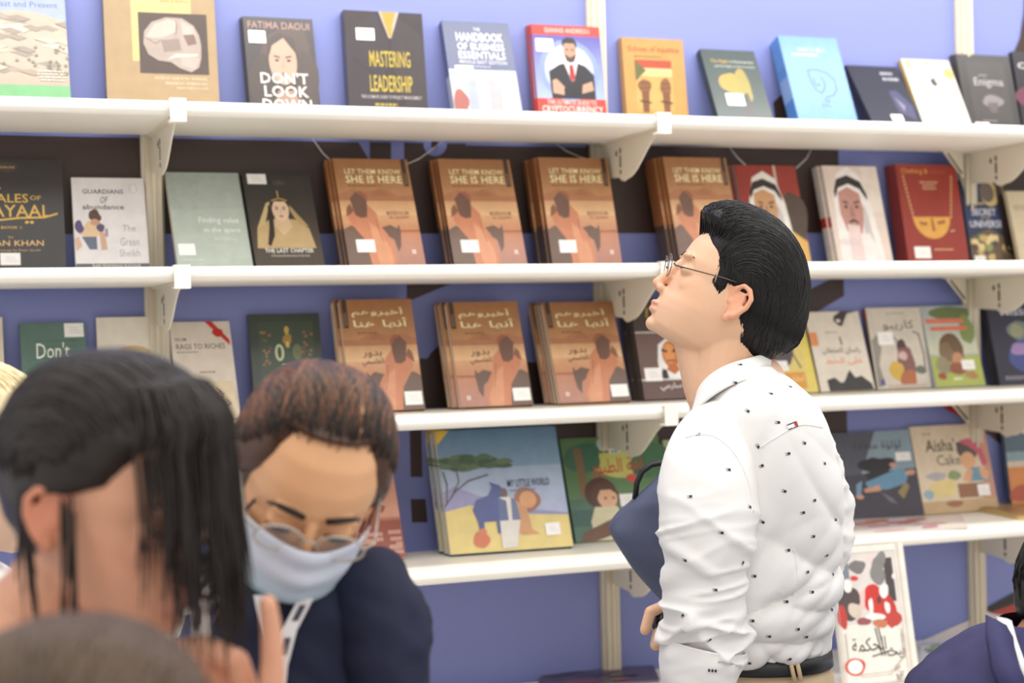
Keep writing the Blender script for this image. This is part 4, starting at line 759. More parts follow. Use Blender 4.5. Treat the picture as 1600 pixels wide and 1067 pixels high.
class Frame:
    """head frame: local millimetres (forward, left, up) -> world"""
    def __init__(s, o, f, l, u, k=1.0): s.o, s.f, s.l, s.u, s.k = (np.asarray(a, float) for a in (o, f, l, u, k))
    def __call__(s, x, y, z): return s.o+(s.f*x+s.l*y+s.u*z)*s.k*.001
    def inv(s, P): d = (np.asarray(P)-s.o)*1000/s.k; return np.stack([d@s.f, d@s.l, d@s.u], -1)
    def mb(s, m): m.v = [tuple(s(*p)) for p in m.v]; return m
def norm(a): a = np.asarray(a, float); return a/np.linalg.norm(a)
def rot(a, axis, ang):
    axis = norm(axis); return a*math.cos(ang)+np.cross(axis, a)*math.sin(ang)+axis*(axis@a)*(1-math.cos(ang))
HEAD = [(-120, 74, 22, 20), (-116, 86, 0, 36), (-106, 94, -22, 47), (-92, 98, -42, 54), (-77, 101, -56, 60), (-62, 101, -72, 65), (-50, 98, -83, 68), (-30, 97, -93, 71), (-14, 93, -98, 73),
        (-4, 97, -100, 74), (8, 101, -101, 75), (35, 98, -100, 75), (63, 88, -92, 70), (88, 68, -74, 58), (103, 44, -48, 40), (111, 18, -20, 18)]
def ring_head(tab, n=48, p=2.25):
    rows = []
    tab = sorted(tab); zs = [t[0] for t in tab]; zz = np.linspace(zs[0], zs[-1], 70)
    for z in zz:
        xf, xb, w_ = (np.interp(z, zs, [t[k] for t in tab]) for k in (1, 2, 3)); c, a = (xf+xb)/2, (xf-xb)/2
        r = []
        for k in range(n):
            t = 2*math.pi*k/n; cs, sn = math.cos(t), math.sin(t)
            r.append((c+a*math.copysign(abs(cs)**(2/p), cs), w_*math.copysign(abs(sn)**(2/p), sn), z))
        rows.append(r)
    return rows
def capsule(m, a, b, ra, rb, seg=18):
    a, b = V(a), V(b); n = 8; pts, rs = [], []
    d = (b-a).normalized()
    for i in range(6): t = math.pi/2*(1-i/5); pts.append(a-d*ra*math.sin(t)); rs.append(max(ra*math.cos(t), ra*.02))
    for i in range(1, n): pts.append(a.lerp(b, i/n)); rs.append(ra+(rb-ra)*i/n)
    for i in range(6): t = math.pi/2*i/5; pts.append(b+d*rb*math.sin(t)); rs.append(max(rb*math.cos(t), rb*.02))
    m.tube(pts, rs, seg); return m
def head_parts(m):
    m.grid(ring_head(HEAD), cap=True)
    capsule(m, (97, 0, -4), (111, 0, -44), 6.5, 8.5); m.ell((112.5, 0, -50), (10, 10, 8.5))
    for s in (-1, 1):
        m.ell((105, s*11, -55), (9, 7, 6.5)); m.ell((94, s*25, 8), (9, 24, 6)); m.ell((64, s*40, -34), (22, 12, 20)); m.ell((84, s*32, -13), (13, 17, 10))
        # ear: helix, inner fold, lobe
        pts = [(8, s*72, -16), (9, s*76, -2), (2, s*81, 6), (-9, s*87, 3), (-17, s*90, -8), (-17, s*89, -22), (-11, s*85, -36), (-3, s*80, -46)]
        m.tube(pts, [4, 4.2, 4.4, 4.6, 4.6, 4.4, 4.6, 6], 10); m.tube([(-4, s*80, -4), (-9, s*82, -14), (-7, s*80, -28), (0, s*78, -36)], 3.6, 8)
        m.ell((1, s*77, -49), (7, 4.5, 8)); m.ell((-4, s*73, -22), (14, 7, 26)); m.ell((8, s*74, -25), (4, 4, 5))
    m.ell((100.5, 0, -79), (8, 22, 5)); m.ell((98.5, 0, -89.5), (8, 20, 5.5)); m.ell((87, 0, -109), (13, 19, 12))
    return m
def fuse(m, voxel, smooth=4, name='body'):
    o = m.build(name, None); bake(o, [('REMESH', dict(mode='VOXEL', voxel_size=voxel)), ('SMOOTH', dict(factor=.5, iterations=smooth))])
    me = o.data; bpy.data.objects.remove(o); return me
def join(name, meshes, m):
    bm = bmesh.new()
    for me in meshes: bm.from_mesh(me)
    out = bpy.data.meshes.new(name); bm.to_mesh(out); bm.free()
    out.polygons.foreach_set('use_smooth', [True]*len(out.polygons)); out.materials.append(m); return out
def coords(me): a = np.empty(len(me.vertices)*3, np.float32); me.vertices.foreach_get('co', a); return a.reshape(-1, 3).astype(float)
def paint_skin(me, fr, skin, lip=(214, 148, 132)):
    P = fr.inv(coords(me)); c = np.tile(np.array(lin(skin)), (len(P), 1))
    def blend(c, col, w_): w_ = np.clip(w_, 0, 1)[:, None]; return c*(1-w_)+np.array(lin(col))*w_
    x, y, z_ = P.T; front = x > 60
    c = blend(c, lip, np.where(front & (abs(y) < 25), np.exp(-((z_+84)/8.5)**4)*np.exp(-(y/20)**4), 0))
    red = tuple(np.array(skin)*np.array([1.0, .84, .80]))
    c = blend(c, red, .18*np.exp(-(((abs(y)-42)/24)**2+((z_+40)/22)**2))*(x > 40)); c = blend(c, red, .6*np.exp(-((y/14)**2+((z_+52)/10)**2))*(x > 90))
    c = blend(c, red, .7*((abs(y) > 72) & (abs(x) < 22) & (z_ < 12) & (z_ > -60)))
    ca = me.color_attributes.new('Col', 'FLOAT_COLOR', 'POINT'); buf = np.ones((len(P), 4), np.float32); buf[:, :3] = c; ca.data.foreach_set('color', buf.ravel())
def person(fr, fine, coarse, skin, label, base, lip=(214, 148, 132), vox=.0024):
    mf = fuse(fine, vox, 5); meshes = [mf]
    if coarse: meshes.append(fuse(coarse, .012, 6))
    me = join('person', meshes, M_skin); paint_skin(me, fr, skin, lip)
    o = link('person', me); tag(o, label, 'person'); return o
def settle(o, base):
    base = Vector([float(x) for x in base])
    def go(q):
        if q.type == 'MESH': q.data.transform(Matrix.Translation(-base))
        for ch in q.children: go(ch)
    go(o); o.location = base
def loft(secs, n=72, sub=6, smooth=True):
    """secs: (px_left, px_right, py, depth_centre, half_depth): horizontal rings at the height seen at the ring's centre"""
    S = np.array(secs, float); t = np.arange(len(S)); tt = np.linspace(0, len(S)-1, (len(S)-1)*sub+1)
    def cr(col):                                               # Catmull-Rom
        out = []
        for u in tt:
            i = min(int(u), len(S)-2); f = u-i; p = [col[max(i-1, 0)], col[i], col[i+1], col[min(i+2, len(S)-1)]]
            out.append(.5*((2*p[1])+(-p[0]+p[2])*f+(2*p[0]-5*p[1]+4*p[2]-p[3])*f*f+(-p[0]+3*p[1]-3*p[2]+p[3])*f**3))
        return np.array(out)
    cols = [cr(S[:, k]) for k in range(5)]; rows = []
    Fh = norm([_F[0], _F[1], 0]); Rh = _R0
    for L, R_, y, Z, D in zip(*cols):
        c = at((L+R_)/2, y, Z); hw = (R_-L)/2*Z/FPX; r = []
        for k in range(n):
            a = 2*math.pi*k/n; cs, sn = math.cos(a), math.sin(a)
            r.append(c+Rh*hw*math.copysign(abs(cs)**.88, cs)+Fh*D*math.copysign(abs(sn)**.88, sn))
        rows.append(r)
    return rows
def tube_img(path, n=40, sub=8):
    """path: (px, py, depth, radius_across, radius_deep): a sleeve along a path"""
    S = np.array(path, float); P = np.array([at(*q[:3]) for q in S]); m = len(S); tt = np.linspace(0, m-1, (m-1)*sub+1)
    def cr(col):
        out = []
        for u in tt:
            i = min(int(u), m-2); f = u-i; p = [col[max(i-1, 0)], col[i], col[i+1], col[min(i+2, m-1)]]
            out.append(.5*((2*p[1])+(-p[0]+p[2])*f+(2*p[0]-5*p[1]+4*p[2]-p[3])*f*f+(-p[0]+3*p[1]-3*p[2]+p[3])*f**3))
        return np.array(out)
    Q = cr(P); ra, rb = cr(S[:, 3]), cr(S[:, 4]); rows = []
    for i in range(len(Q)):
        d = norm(Q[min(i+1, len(Q)-1)]-Q[max(i-1, 0)]); b = norm(_F-d*(_F@d)); a = np.cross(b, d)
        rows.append([Q[i]+a*ra[i]*math.cos(2*math.pi*k/n)+b*rb[i]*math.sin(2*math.pi*k/n) for k in range(n)])
    return rows
def wrinkle(me, amp, stretch, seed=0, mask=None, ridge=True):
    """folds: push vertices along their normals by stretched noise"""
    n = len(me.vertices); co = coords(me); nr = np.empty(n*3, np.float32); me.vertices.foreach_get('normal', nr); nr = nr.reshape(-1, 3)
    A = np.array(stretch, float)
    for i in range(n):
        q = A@co[i]+seed
        v = mnoise.noise(Vector(q)); v2 = mnoise.noise(Vector(q*2.1+7))
        f = (1-abs(v)*2.4)*.7+(1-abs(v2)*2.4)*.3-.35 if ridge else v
        k = amp*(mask(co[i]) if mask else 1); co[i] += nr[i]*f*k
    me.vertices.foreach_set('co', co.astype(np.float32).ravel()); me.update()
def folds(me, amp, ang, across, along, seed=0, mask=None, sharp=1.6):
    """long cloth folds running at angle ang (degrees from horizontal)"""
    n = len(me.vertices); co = coords(me); nr = np.empty(n*3, np.float32); me.vertices.foreach_get('normal', nr); nr = nr.reshape(-1, 3)
    a = math.radians(ang); d = _R0*math.cos(a)+np.array([0, 0, 1.0])*math.sin(a); e = -_R0*math.sin(a)+np.array([0, 0, 1.0])*math.cos(a); Fh = norm([_F[0], _F[1], 0])
    for i in range(n):
        p = co[i]; k = mask(p) if mask else 1
        if k < .01: continue
        w1 = mnoise.noise(Vector((p@d*3, p@e*3, seed+5.1)))*.35
        v = mnoise.noise(Vector((p@d*along, (p@e)*across+w1*2, p@Fh*along+seed)))
        f = (1-min(1, abs(v)*2.6))**sharp-.3
        co[i] += nr[i]*f*amp*k
    me.vertices.foreach_set('co', co.astype(np.float32).ravel()); me.update()
def hull_strands(hull_me, fr, n, start, end, lat, r0, r1, seed, mat_, parent, off=(0, 3), centre=(-5, 0, 10), name='hair_strands', drift=.12, seg=14, lift=None):
    """hair strands swept over a hull: alpha runs front (0) over the crown (90) to the nape"""
    bvh = BVHTree.FromPolygons([tuple(v.co) for v in hull_me.vertices], [tuple(p.vertices) for p in hull_me.polygons])
    c = V(fr(*centre)); R = random.Random(seed); m = MB()
    for i in range(n):
        b = R.uniform(-lat, lat); a0 = start(b)+R.gauss(0, 5); a1 = end(b)+R.gauss(0, 9)
        if R.random() < .35: a0 = R.uniform(a0, a0+(a1-a0)*.5)
        ph = R.uniform(0, 6.28); of = R.uniform(*off); pts = []; rs = []; rr = R.uniform(r0, r1)
        for k in range(seg):
            t = k/(seg-1); al = math.radians(a0+(a1-a0)*t); bb = b+drift*math.sin(ph+t*2.5)*(.3+t)
            bb = max(-1.5, min(1.5, bb)); d = fr.f*math.cos(al)*math.cos(bb)+fr.u*math.sin(al)*math.cos(bb)+fr.l*math.sin(bb)
            hit, nn, _, _ = bvh.ray_cast(c+V(d)*.4, -V(d))
            if hit is None: continue
            pts.append(hit+V(d)*(of*.001-(.003 if t in (0, 1) else 0))); rs.append(rr*.001*(.35+.65*math.sin(math.pi*min(1, .12+t*.88))))
        if len(pts) > 3: m.tube(pts, rs, 5, cap=False)
    return m.build(name, mat_, parent, smooth=True)
def hair_shell(fr, tab, limit, n=72, rows=64, pull=.93):
    tab = sorted(tab); zs = [t[0] for t in tab]; out = []
    for z_ in np.linspace(zs[0], zs[-1], rows):
        xf, xb, w_ = (np.interp(z_, zs, [t[k] for t in tab]) for k in (1, 2, 3)); c, a = (xf+xb)/2, (xf-xb)/2
        hz = sorted(HEAD); hf, hb, hw = (np.interp(z_, [t[0] for t in hz], [t[k] for t in hz]) for k in (1, 2, 3)); hc, ha = (hf+hb)/2, (hf-hb)/2
        r = []
        for k in range(n):
            t = 2*math.pi*k/n; cs, sn = math.cos(t), math.sin(t)
            x, y = c+a*math.copysign(abs(cs)**.92, cs), w_*math.copysign(abs(sn)**.92, sn)
            q = limit(x, y, z_)                                   # 0 outside the hairline .. 1 inside
            xi, yi = hc+ha*pull*cs, hw*pull*sn
            r.append((xi+(x-xi)*q, yi+(y-yi)*q, z_))
        out.append(r)
    return fr.mb(MB().grid(out, cap=True))
sm = lambda a, b, x: (lambda t: t*t*(3-2*t))(min(1, max(0, (x-a)/(b-a))))
def legs(m, c, yaw, ztop, w_=.1, r=.085):
    for s in (-1, 1):
        d = np.array([math.cos(yaw), math.sin(yaw), 0])*s*w_
        m.tube([c+d*.8+[0, 0, ztop], c+d+[0, 0, ztop*.55], c+d*1.05+[0, 0, .09]], [r*1.15, r*.85, r*.62], 20)
def shoes(parent, c, yaw, fwd, w_=.1):
    f = norm([fwd[0], fwd[1], 0])
    for s in (-1, 1):
        d = np.array([math.cos(yaw), math.sin(yaw), 0])*s*w_*1.05; m = MB(); q = Matrix(((f[0], -f[1], 0), (f[1], f[0], 0), (0, 0, 1)))
        m.ell(c+d+f*.05+[0, 0, .045], (.135, .05, .045), 20, 10, q); m.build('shoe', M_black, parent, True)

# ======================= the man in the white shirt
ZM = 2.54; kM = 2521.07/ZM
pit = math.radians(30)
mf = Frame(at(1150, 455, ZM), -_R*math.cos(pit)+_U*math.sin(pit), -_F, _R*math.sin(pit)+_U*math.cos(pit), 1.0)
fine = head_parts(MB()); capsule(fine, (-14, 0, -55), (-58, 0, -150), 54, 55); capsule(fine, (28, 0, -100), (-36, 0, -150), 26, 40); mf.mb(fine)
# near (left) forearm under the rolled cuff and its hand
def hand(m, wrist, dirv, palm_n, curl, k=1.0, spread=.018, thumb_side=1, ext=None):
    """palm + five separate, unequal, bent fingers (metres, world); returns nothing"""
    d = norm(dirv); n = norm(np.asarray(palm_n)-d*(np.asarray(palm_n)@d)); s = np.cross(n, d)*thumb_side
    w0 = np.asarray(wrist, float)
    for j in range(4):
        o = (j-1.5)*.019*k; capsule(m, w0+s*o*.6, w0+d*.085*k+s*(-o)*1.0+n*.002, .014*k, .0125*k)
    L = [(.042, .026, .020), (.046, .030, .021), (.043, .028, .020), (.034, .021, .018)]
    for j in range(4):
        p = w0+d*.088*k+s*(1.5-j)*.020*k; a = 0; cu = curl[j]
        dd = d+s*(1.5-j)*spread*2
        for q, l in enumerate(L[j]):
            a += cu[q]; v = norm(dd)*math.cos(a)+n*math.sin(a); e = p+v*l*k; capsule(m, p, e, (.0098-.0009*q)*k, (.0092-.0011*q)*k, 12); p = e
    p = w0+d*.025*k+s*.030*k; a = 0
    for q, l in enumerate((.042, .034, .026)):
        a += curl[4][q]; v = norm(d*(.7+.1*q)+s*(.75-.3*q))*math.cos(a)+n*math.sin(a); e = p+v*l*k; capsule(m, p, e, (.013-.0012*q)*k, (.0118-.0014*q)*k, 12); p = e
# left arm hangs: forearm leaves the cuff at the frame's foot
wA = at(1066, 1170, 2.34); capsule(fine, at(1098, 1010, 2.37), wA, .040, .027)
hand(fine, wA, norm(at(1056, 1300, 2.33)-wA), _R, [(.25, .35, .3)]*4+[(.2, .2, .2)], thumb_side=-1)
# right hand curls round a dark round case in front of him
case_c = at(1034, 970, 2.565)
wB = at(1085, 985, 2.66); capsule(fine, at(1290, 850, 2.80), wB, .040, .027)
for (pts, r0) in ((((1062, 956), (1040, 946), (1016, 956), (1008, 984)), .0105), (((1066, 984), (1046, 982), (1028, 990), (1024, 1008)), .0108), (((1070, 996), (1054, 998), (1040, 1006), (1040, 1018)), .0105), (((1074, 1004), (1062, 1008), (1054, 1018), (1056, 1026)), .0095)):
    zf = [2.62, 2.575, 2.535, 2.53]
    for q in range(3): capsule(fine, at(*pts[q], zf[q]), at(*pts[q+1], zf[q+1]), r0*(1-.06*q), r0*(.95-.06*q), 12)
for q in range(4): capsule(fine, wB, at(1068, 964+14*q, 2.62), .017, .0125)
for a, b in (((1080, 962, 2.64), (1060, 946, 2.635)), ((1060, 946, 2.635), (1040, 946, 2.63)), ((1040, 946, 2.63), (1030, 952, 2.625))): capsule(fine, at(*a), at(*b), .0125, .0105, 12)
body = MB(); cM = at(1190, 1035, 2.55)
capsule(body, at(1165, 610, 2.56), at(1185, 760, 2.56), .07, .10); capsule(body, at(1185, 760, 2.56), cM, .10, .105)
capsule(body, at(1110, 700, 2.42), at(1105, 900, 2.37), .04, .036); capsule(body, at(1105, 900, 2.37), at(1098, 1010, 2.37), .036, .034); capsule(body, at(1150, 650, 2.52), at(1110, 700, 2.42), .05, .04)
capsule(body, at(1200, 650, 2.62), at(1240, 670, 2.72), .05, .045); capsule(body, at(1240, 670, 2.72), at(1292, 845, 2.80), .04, .036)
baseM = np.array([cM[0], cM[1], 0]); yawM = TH*-1+math.pi/2
for s in (-1, 1):
    d = np.array([math.cos(yawM), math.sin(yawM), 0])*s*.09
    capsule(body, baseM+d*.7+[0, 0, .92], baseM+d+[0, 0, .5], .075, .055); capsule(body, baseM+d+[0, 0, .5], baseM+d+[0, 0, .09], .05, .036)
man = person(mf, fine, body, (226, 182, 149), 'man in white patterned shirt and glasses gazing up at the shelves', baseM)
# trousers, belt, shoes
tr = loft([(1088, 1290, 1030, 2.55, .115), (1080, 1302, 1066, 2.55, .125), (1072, 1318, 1130, 2.55, .135), (1074, 1316, 1210, 2.55, .135), (1090, 1300, 1260, 2.55, .12)], 64)
m = MB(); m.grid(tr, cap=True); legs(m, baseM, yawM, .80, .085, .09); trou = m.build('trousers', M_chino, man, True); wrinkle(trou.data, .006, np.diag([9, 9, 14]), 3)
bl = MB(); ring_o = loft([(1084, 1292, 1010, 2.55, .120), (1082, 1295, 1033, 2.55, .122)], 72, 2); bl.grid(ring_o); belt = bl.build('belt', M_black, man, True); bake(belt, [('SOLIDIFY', dict(thickness=.004))])
for dx in (1233, 1243):
    MB().tube([at(dx, 1026, 2.428), at(dx+4, 1042, 2.424), at(dx+9, 1064, 2.421)], .0035, 6).build('belt_loop', M_chino, man, True)
shoes(man, baseM, yawM, -_R)
# shirt
ts = loft([(1112, 1204, 572, 2.555, .085), (1094, 1236, 598, 2.55, .135), (1082, 1264, 626, 2.55, .175), (1074, 1284, 662, 2.55, .185), (1066, 1297, 706, 2.55, .185), (1062, 1311, 756, 2.55, .178), (1060, 1314, 806, 2.55, .170),
           (1062, 1310, 856, 2.55, .160), (1064, 1308, 906, 2.55, .152), (1066, 1306, 950, 2.55, .150), (1074, 1304, 982, 2.55, .146), (1088, 1298, 1006, 2.55, .134), (1090, 1291, 1020, 2.55, .119), (1094, 1286, 1034, 2.55, .112)], 150, 12)
m = MB(); m.grid(ts); sh = m.build('shirt', M_shirt, man, True)
zz0 = at(1200, 640, 2.4)[2]; zz1 = at(1200, 1030, 2.4)[2]
low = lambda p: (.10+.90*sm(zz0-.14, zz1+.05, p[2]))*sm(.966, 1.0, p[2]); tuck = lambda p: sm(.966, 1.0, p[2]); hem = lambda p: sm(zz1+.16, zz1+.03, p[2])*tuck(p)
folds(sh.data, .012, 26, 12, 3, 2, low, 2.2); folds(sh.data, .010, -38, 13, 3, 31, lambda p: (.2+.8*sm(zz0-.02, zz1+.1, p[2]))*tuck(p), 2.2); folds(sh.data, .013, 6, 17, 3.2, 12, hem, 1.8); folds(sh.data, .004, 50, 30, 6, 7, low, 2); folds(sh.data, .005, 74, 14, 2.5, 9, lambda p: tuck(p)*.8, 2)
sl = MB(); sl.grid(tube_img([(1150, 652, 2.50, .030, .05), (1118, 684, 2.45, .058, .068), (1108, 735, 2.405, .070, .070), (1106, 800, 2.38, .073, .070), (1105, 850, 2.37, .070, .066), (1103, 900, 2.37, .064, .060), (1104, 950, 2.37, .063, .058), (1103, 992, 2.375, .061, .055), (1098, 1020, 2.38, .056, .052)], 80, 16))
sl = sl.build('sleeve', M_shirt, sh, True); zt, zb = at(1105, 760, 2.38)[2], at(1105, 960, 2.38)[2]
lo2 = lambda p: .06+.94*sm(zt+.02, zb+.02, p[2])
folds(sl.data, .014, 24, 19, 4.5, 4, lo2, 2.2); folds(sl.data, .012, -30, 20, 5, 18, lo2, 2.2); folds(sl.data, .005, 8, 40, 8, 23, lo2, 2); folds(sl.data, .007, 78, 12, 2.4, 3, lambda p: .5)
cf = MB(); cf.grid(tube_img([(1100, 1006, 2.378, .060, .056), (1096, 1026, 2.378, .060, .055), (1093, 1048, 2.378, .055, .052), (1091, 1074, 2.378, .050, .048)], 64, 6)); cuff = cf.build('cuff', M_shirt, sh, True); wrinkle(cuff.data, .004, np.diag([14, 14, 22]), 4); bake(cuff, [('SOLIDIFY', dict(thickness=.003, offset=1))])
sr = MB(); sr.grid(tube_img([(1215, 655, 2.66, .05, .06), (1244, 700, 2.74, .062, .06), (1266, 770, 2.78, .062, .058), (1290, 812, 2.80, .052, .05), (1296, 858, 2.80, .034, .04), (1284, 880, 2.80, .034, .038), (1240, 900, 2.79, .04, .04)], 56, 10), cap=True)
sr = sr.build('sleeve', M_shirt, sh, True); wrinkle(sr.data, .010, np.diag([16, 16, 26]), 8)
ct = [(1090, 604, 2.49), (1096, 592, 2.482), (1112, 577, 2.472), (1137, 563, 2.466), (1172, 554, 2.480), (1207, 545, 2.545), (1203, 550, 2.605), (1160, 566, 2.635), (1120, 582, 2.62), (1098, 598, 2.57)]
cb = [(1075, 655, 2.455), (1086, 640, 2.44), (1104, 622, 2.425), (1140, 600, 2.415), (1178, 590, 2.44), (1213, 577, 2.53), (1218, 583, 2.63), (1170, 600, 2.675), (1120, 618, 2.67), (1082, 642, 2.60)]
cl = MB(); ctw, cbw = [at(*p) for p in ct], [at(*p) for p in cb]
def bul(a, b, t): return a+(b-a)*t-_F*.010*math.sin(math.pi*t)*(1 if True else 0)
cl.grid([[ctw[i]+(np.array(at(1145, 575, 2.55))-ctw[i])*.10-np.array([0, 0, .018]) for i in range(len(ct))]]+[[bul(ctw[i], cbw[i], t) for i in range(len(ct))] for t in (0, .25, .5, .75, 1)], closed=False)
col = cl.build('collar', M_shirt, sh, True); bake(col, [('SUBSURF', dict(levels=2, render_levels=2)), ('SOLIDIFY', dict(thickness=.0035, offset=1))])
# embroidered motifs, thrown on to the cloth where the photo shows them
def shot(objs):
    vs, fs = [], []
    for o in objs:
        n = len(vs); vs += [tuple(v.co) for v in o.data.vertices]; fs += [tuple(i+n for i in p.vertices) for p in o.data.polygons]
    b = BVHTree.FromPolygons(vs, fs); return lambda x, y: b.ray_cast(V(CAM), V(ray(x, y)).normalized())
hit = shot([sh, sl, cuff, col])
mo = MB()
motifs = [(1148, 598, .2), (1168, 642, .6), (1184, 697, .9), (1204, 615, .8), (1234, 604, 1.3), (1091, 679, 0), (1138, 734, 0), (1078, 776, 0), (1171, 792, 0), (1190, 728, -.4), (1191, 815, .5), (1231, 709, -.3), (1256, 692, .2), (1288, 724, 0), (1225, 767, .3), (1272, 782, -.2), (1254, 801, -.2), (1305, 812, 0),
          (1127, 832, 0), (1160, 880, -.6), (1070, 875, 0), (1117, 922, 0), (1067, 962, -.7), (1108, 1000, -.5), (1178, 900, 0), (1231, 860, -.3), (1270, 838, 0), (1261, 894, -.2), (1301, 897, 0), (1228, 940, 0), (1175, 970, 0), (1246, 983, 0), (1201, 994, 0), (1259, 995, 0), (1299, 952, 0), (1170, 1036, -.2), (1233, 1030, -.4), (1268, 925, 0), (1291, 868, 0), (1215, 660, 0), (1156, 570, 0)]
for x, y, a in motifs:
    h, n, _, _ = hit(x, y)
    if h is None: continue
    n = n if n.dot(V(_F)) < 0 else -n; u = V(_R)*math.cos(a)+V(_U)*math.sin(-a); u = (u-n*u.dot(n)).normalized(); v = n.cross(u)
    q = lambda i, j: h+n*.0009+u*i*.001+v*j*.001
    dk = (40, 38, 50)
    mo.add([q(-.5, -2), q(3.6, -2), q(3.6, 2), q(-.5, 2)], [(0, 1, 2, 3)], dk)
    for j in (-1.7, 1.1): mo.add([q(-4, j), q(-.5, j), q(-.5, j+.8), q(-4, j+.8)], [(0, 1, 2, 3)], dk)
h, n, _, _ = hit(1238, 665); n = n if n.dot(V(_F)) < 0 else -n; u = (V(_R)*.94+V(_U)*.34); u = (u-n*u.dot(n)).normalized(); v = n.cross(u); v = v if v.dot(V(_U)) > 0 else -v
def emb(i, j): return h+n*.0012+u*i*.001+v*j*.001
for x0, x1, y0, y1, c in ((-9, 9, 2.6, 4.2, (36, 40, 62)), (-9, 9, -4.2, -2.6, (36, 40, 62)), (-9, 3, -2.4, 2.4, (248, 248, 248)), (3, 9, -2.4, 2.4, (190, 48, 46))):
    mo.add([emb(x0, y0), emb(x1, y0), emb(x1, y1), emb(x0, y1)], [(0, 1, 2, 3)], c)
for i, x in enumerate((1108, 1113, 1118)):
    h2, n2, _, _ = hit(x, 1047+i*.4)
    if h2: n2 = n2 if n2.dot(V(_F)) < 0 else -n2; mo.ell(h2+n2*.0006, (.0018, .0018, .0025), 8, 5, None, (34, 32, 40))
tag(mo.build('embroidered_motifs', M_col, sh), kind='stuff')
def seam(pts, name='seam'):
    P = [h_+(n_ if n_.dot(V(_F)) < 0 else -n_)*.0002 for h_, n_ in ((lambda q: (q[0], q[1]))(hit(*p)) for p in pts) if h_ is not None]
    if len(P) > 2: MB().tube(P, .0011, 6).build(name, M_shirt, sh, True)
def spl(pts, n=6):
    out = []
    for i in range(len(pts)-1):
        p = [pts[max(i-1, 0)], pts[i], pts[i+1], pts[min(i+2, len(pts)-1)]]
        for k in range(n):
            f_ = k/n; out.append(tuple(.5*(2*p[1][j]+(-p[0][j]+p[2][j])*f_+(2*p[0][j]-5*p[1][j]+4*p[2][j]-p[3][j])*f_**2+(-p[0][j]+3*p[1][j]-3*p[2][j]+p[3][j])*f_**3) for j in range(2)))
    return out+[pts[-1]]
seam(spl([(1072, 684), (1092, 679), (1118, 683), (1142, 702), (1160, 730), (1172, 765), (1177, 800)])); seam(spl([(1186, 700), (1215, 682), (1250, 664), (1285, 668)])); seam(spl([(1240, 858), (1244, 880), (1246, 905), (1238, 930)]))
# hair: cap hull + swept-back strands
def lim_man(x, y, z_):
    ay = abs(y)
    xl = np.interp(z_, [-96, -78, -66, -45, -34, -30, -12, 0, 7, 14, 40, 60, 66, 72], [-40, -44, -38, -28, -22, -20, -14, 8, 56, 66, 80, 92, 102, 200])
    q = sm(xl+5, xl-5, x) if z_ < 72 else 1
    if -36 < z_ < 14 and ay > 50: q = max(q, sm(60, 50, x)*sm(14, 24, x)*sm(-36, -24, z_))
    return q
HM = [(-96, 10, -70, 30), (-80, 24, -86, 42), (-66, 40, -102, 52), (-49, 60, -115, 63), (-26, 80, -126, 76), (-10, 85, -125, 80), (13, 88, -119, 82), (40, 92, -108, 83), (62, 93, -97, 83), (70, 103, -90, 82), (80, 110, -82, 80), (90, 109, -74, 77), (100, 103, -63, 71), (113, 88, -44, 60), (122, 70, -24, 47), (128, 46, -4, 28), (130, 35, 8, 12)]
hs = hair_shell(mf, HM, lim_man); hair = hs.build('hair', M_hair_black, man, True); bake(hair, [('SUBSURF', dict(levels=1, render_levels=1))]); hair.data.polygons.foreach_set('use_smooth', [True]*len(hair.data.polygons))
def stM(b): return 24+16*abs(b) if abs(b) < .8 else 14
def enM(b): return 205-28*abs(b)
hull_strands(hair.data, mf, 1500, stM, enM, 1.30, .6, 1.7, 5, M_hair_black, hair, off=(-.6, 1.6), drift=.10)
ns = MB(); R = random.Random(9); bvh = BVHTree.FromPolygons([tuple(v.co) for v in hair.data.vertices], [tuple(p.vertices) for p in hair.data.polygons])
for i in range(900):                                              # side and nape hair combed down and back, ragged at its edge
    s_ = 1 if R.random() < .75 else -1; x0, z0 = R.uniform(-110, 56), R.uniform(-10, 75); Ln = R.uniform(35, 75); dx = -R.uniform(.3, .75) if x0 > -20 else -R.uniform(.05, .45)
    if z0 < 20 and x0 > 20: Ln = R.uniform(14, 28); dx = R.uniform(-.35, -.05)
    pts = []
    for k in range(8):
        t = k/7; q = mf(x0+dx*Ln*t, 0, z0-Ln*t); h_, n_, _, _ = bvh.ray_cast(V(q+mf.l*.2*s_), V(-mf.l*s_))
        if h_ is None: break
        zl = mf.inv(np.array(h_))
        pts.append(h_+V(mf.l)*s_*R.uniform(.0003, .0009))
    if len(pts) > 3: ns.tube(pts, [.0004+.0008*math.sin(math.pi*(k+.6)/(len(pts)+.2)) for k in range(len(pts))], 5, cap=False)
ns.build('side_strands', M_hair_black, hair, True)
# brow, eye, glasses
for s in (1, -1):
    b = MB(); b.tube([(102, s*12, 8), (101, s*24, 11), (93, s*37, 11), (86, s*46, 8)], [1.4, 1.9, 1.5, .6], 6); mf.mb(b).build('eyebrow', M_hair_dark, man, True)
    e = MB(); e.ell((88.5, s*32, -13.5), (9.5, 13, 3.2), 16, 8); mf.mb(e).build('eye', M_dark_eye, man, True)
gl_ = MB()
def lens_outline(s, n=30): return [(115+6*math.sin(t)*1.0-abs(math.cos(t))*3, s*(33+25*math.cos(t)), -20+17*math.sin(t)) for t in [2*math.pi*k/n for k in range(n)]]
for s in (1, -1):
    o_ = lens_outline(s); gl_.tube([(110, s*59, -16), (107, s*66, -18), (98, s*71, -16), (33, s*78, 1), (0, s*79, 8)], [1.6, 1.6, 1.1, 1.0, 1.0], 8)
    gl_.tube(o_+[o_[0]], .7, 6)
gl_.tube([(118, 8, -14), (121, 0, -11), (118, -8, -14)], .9, 6)
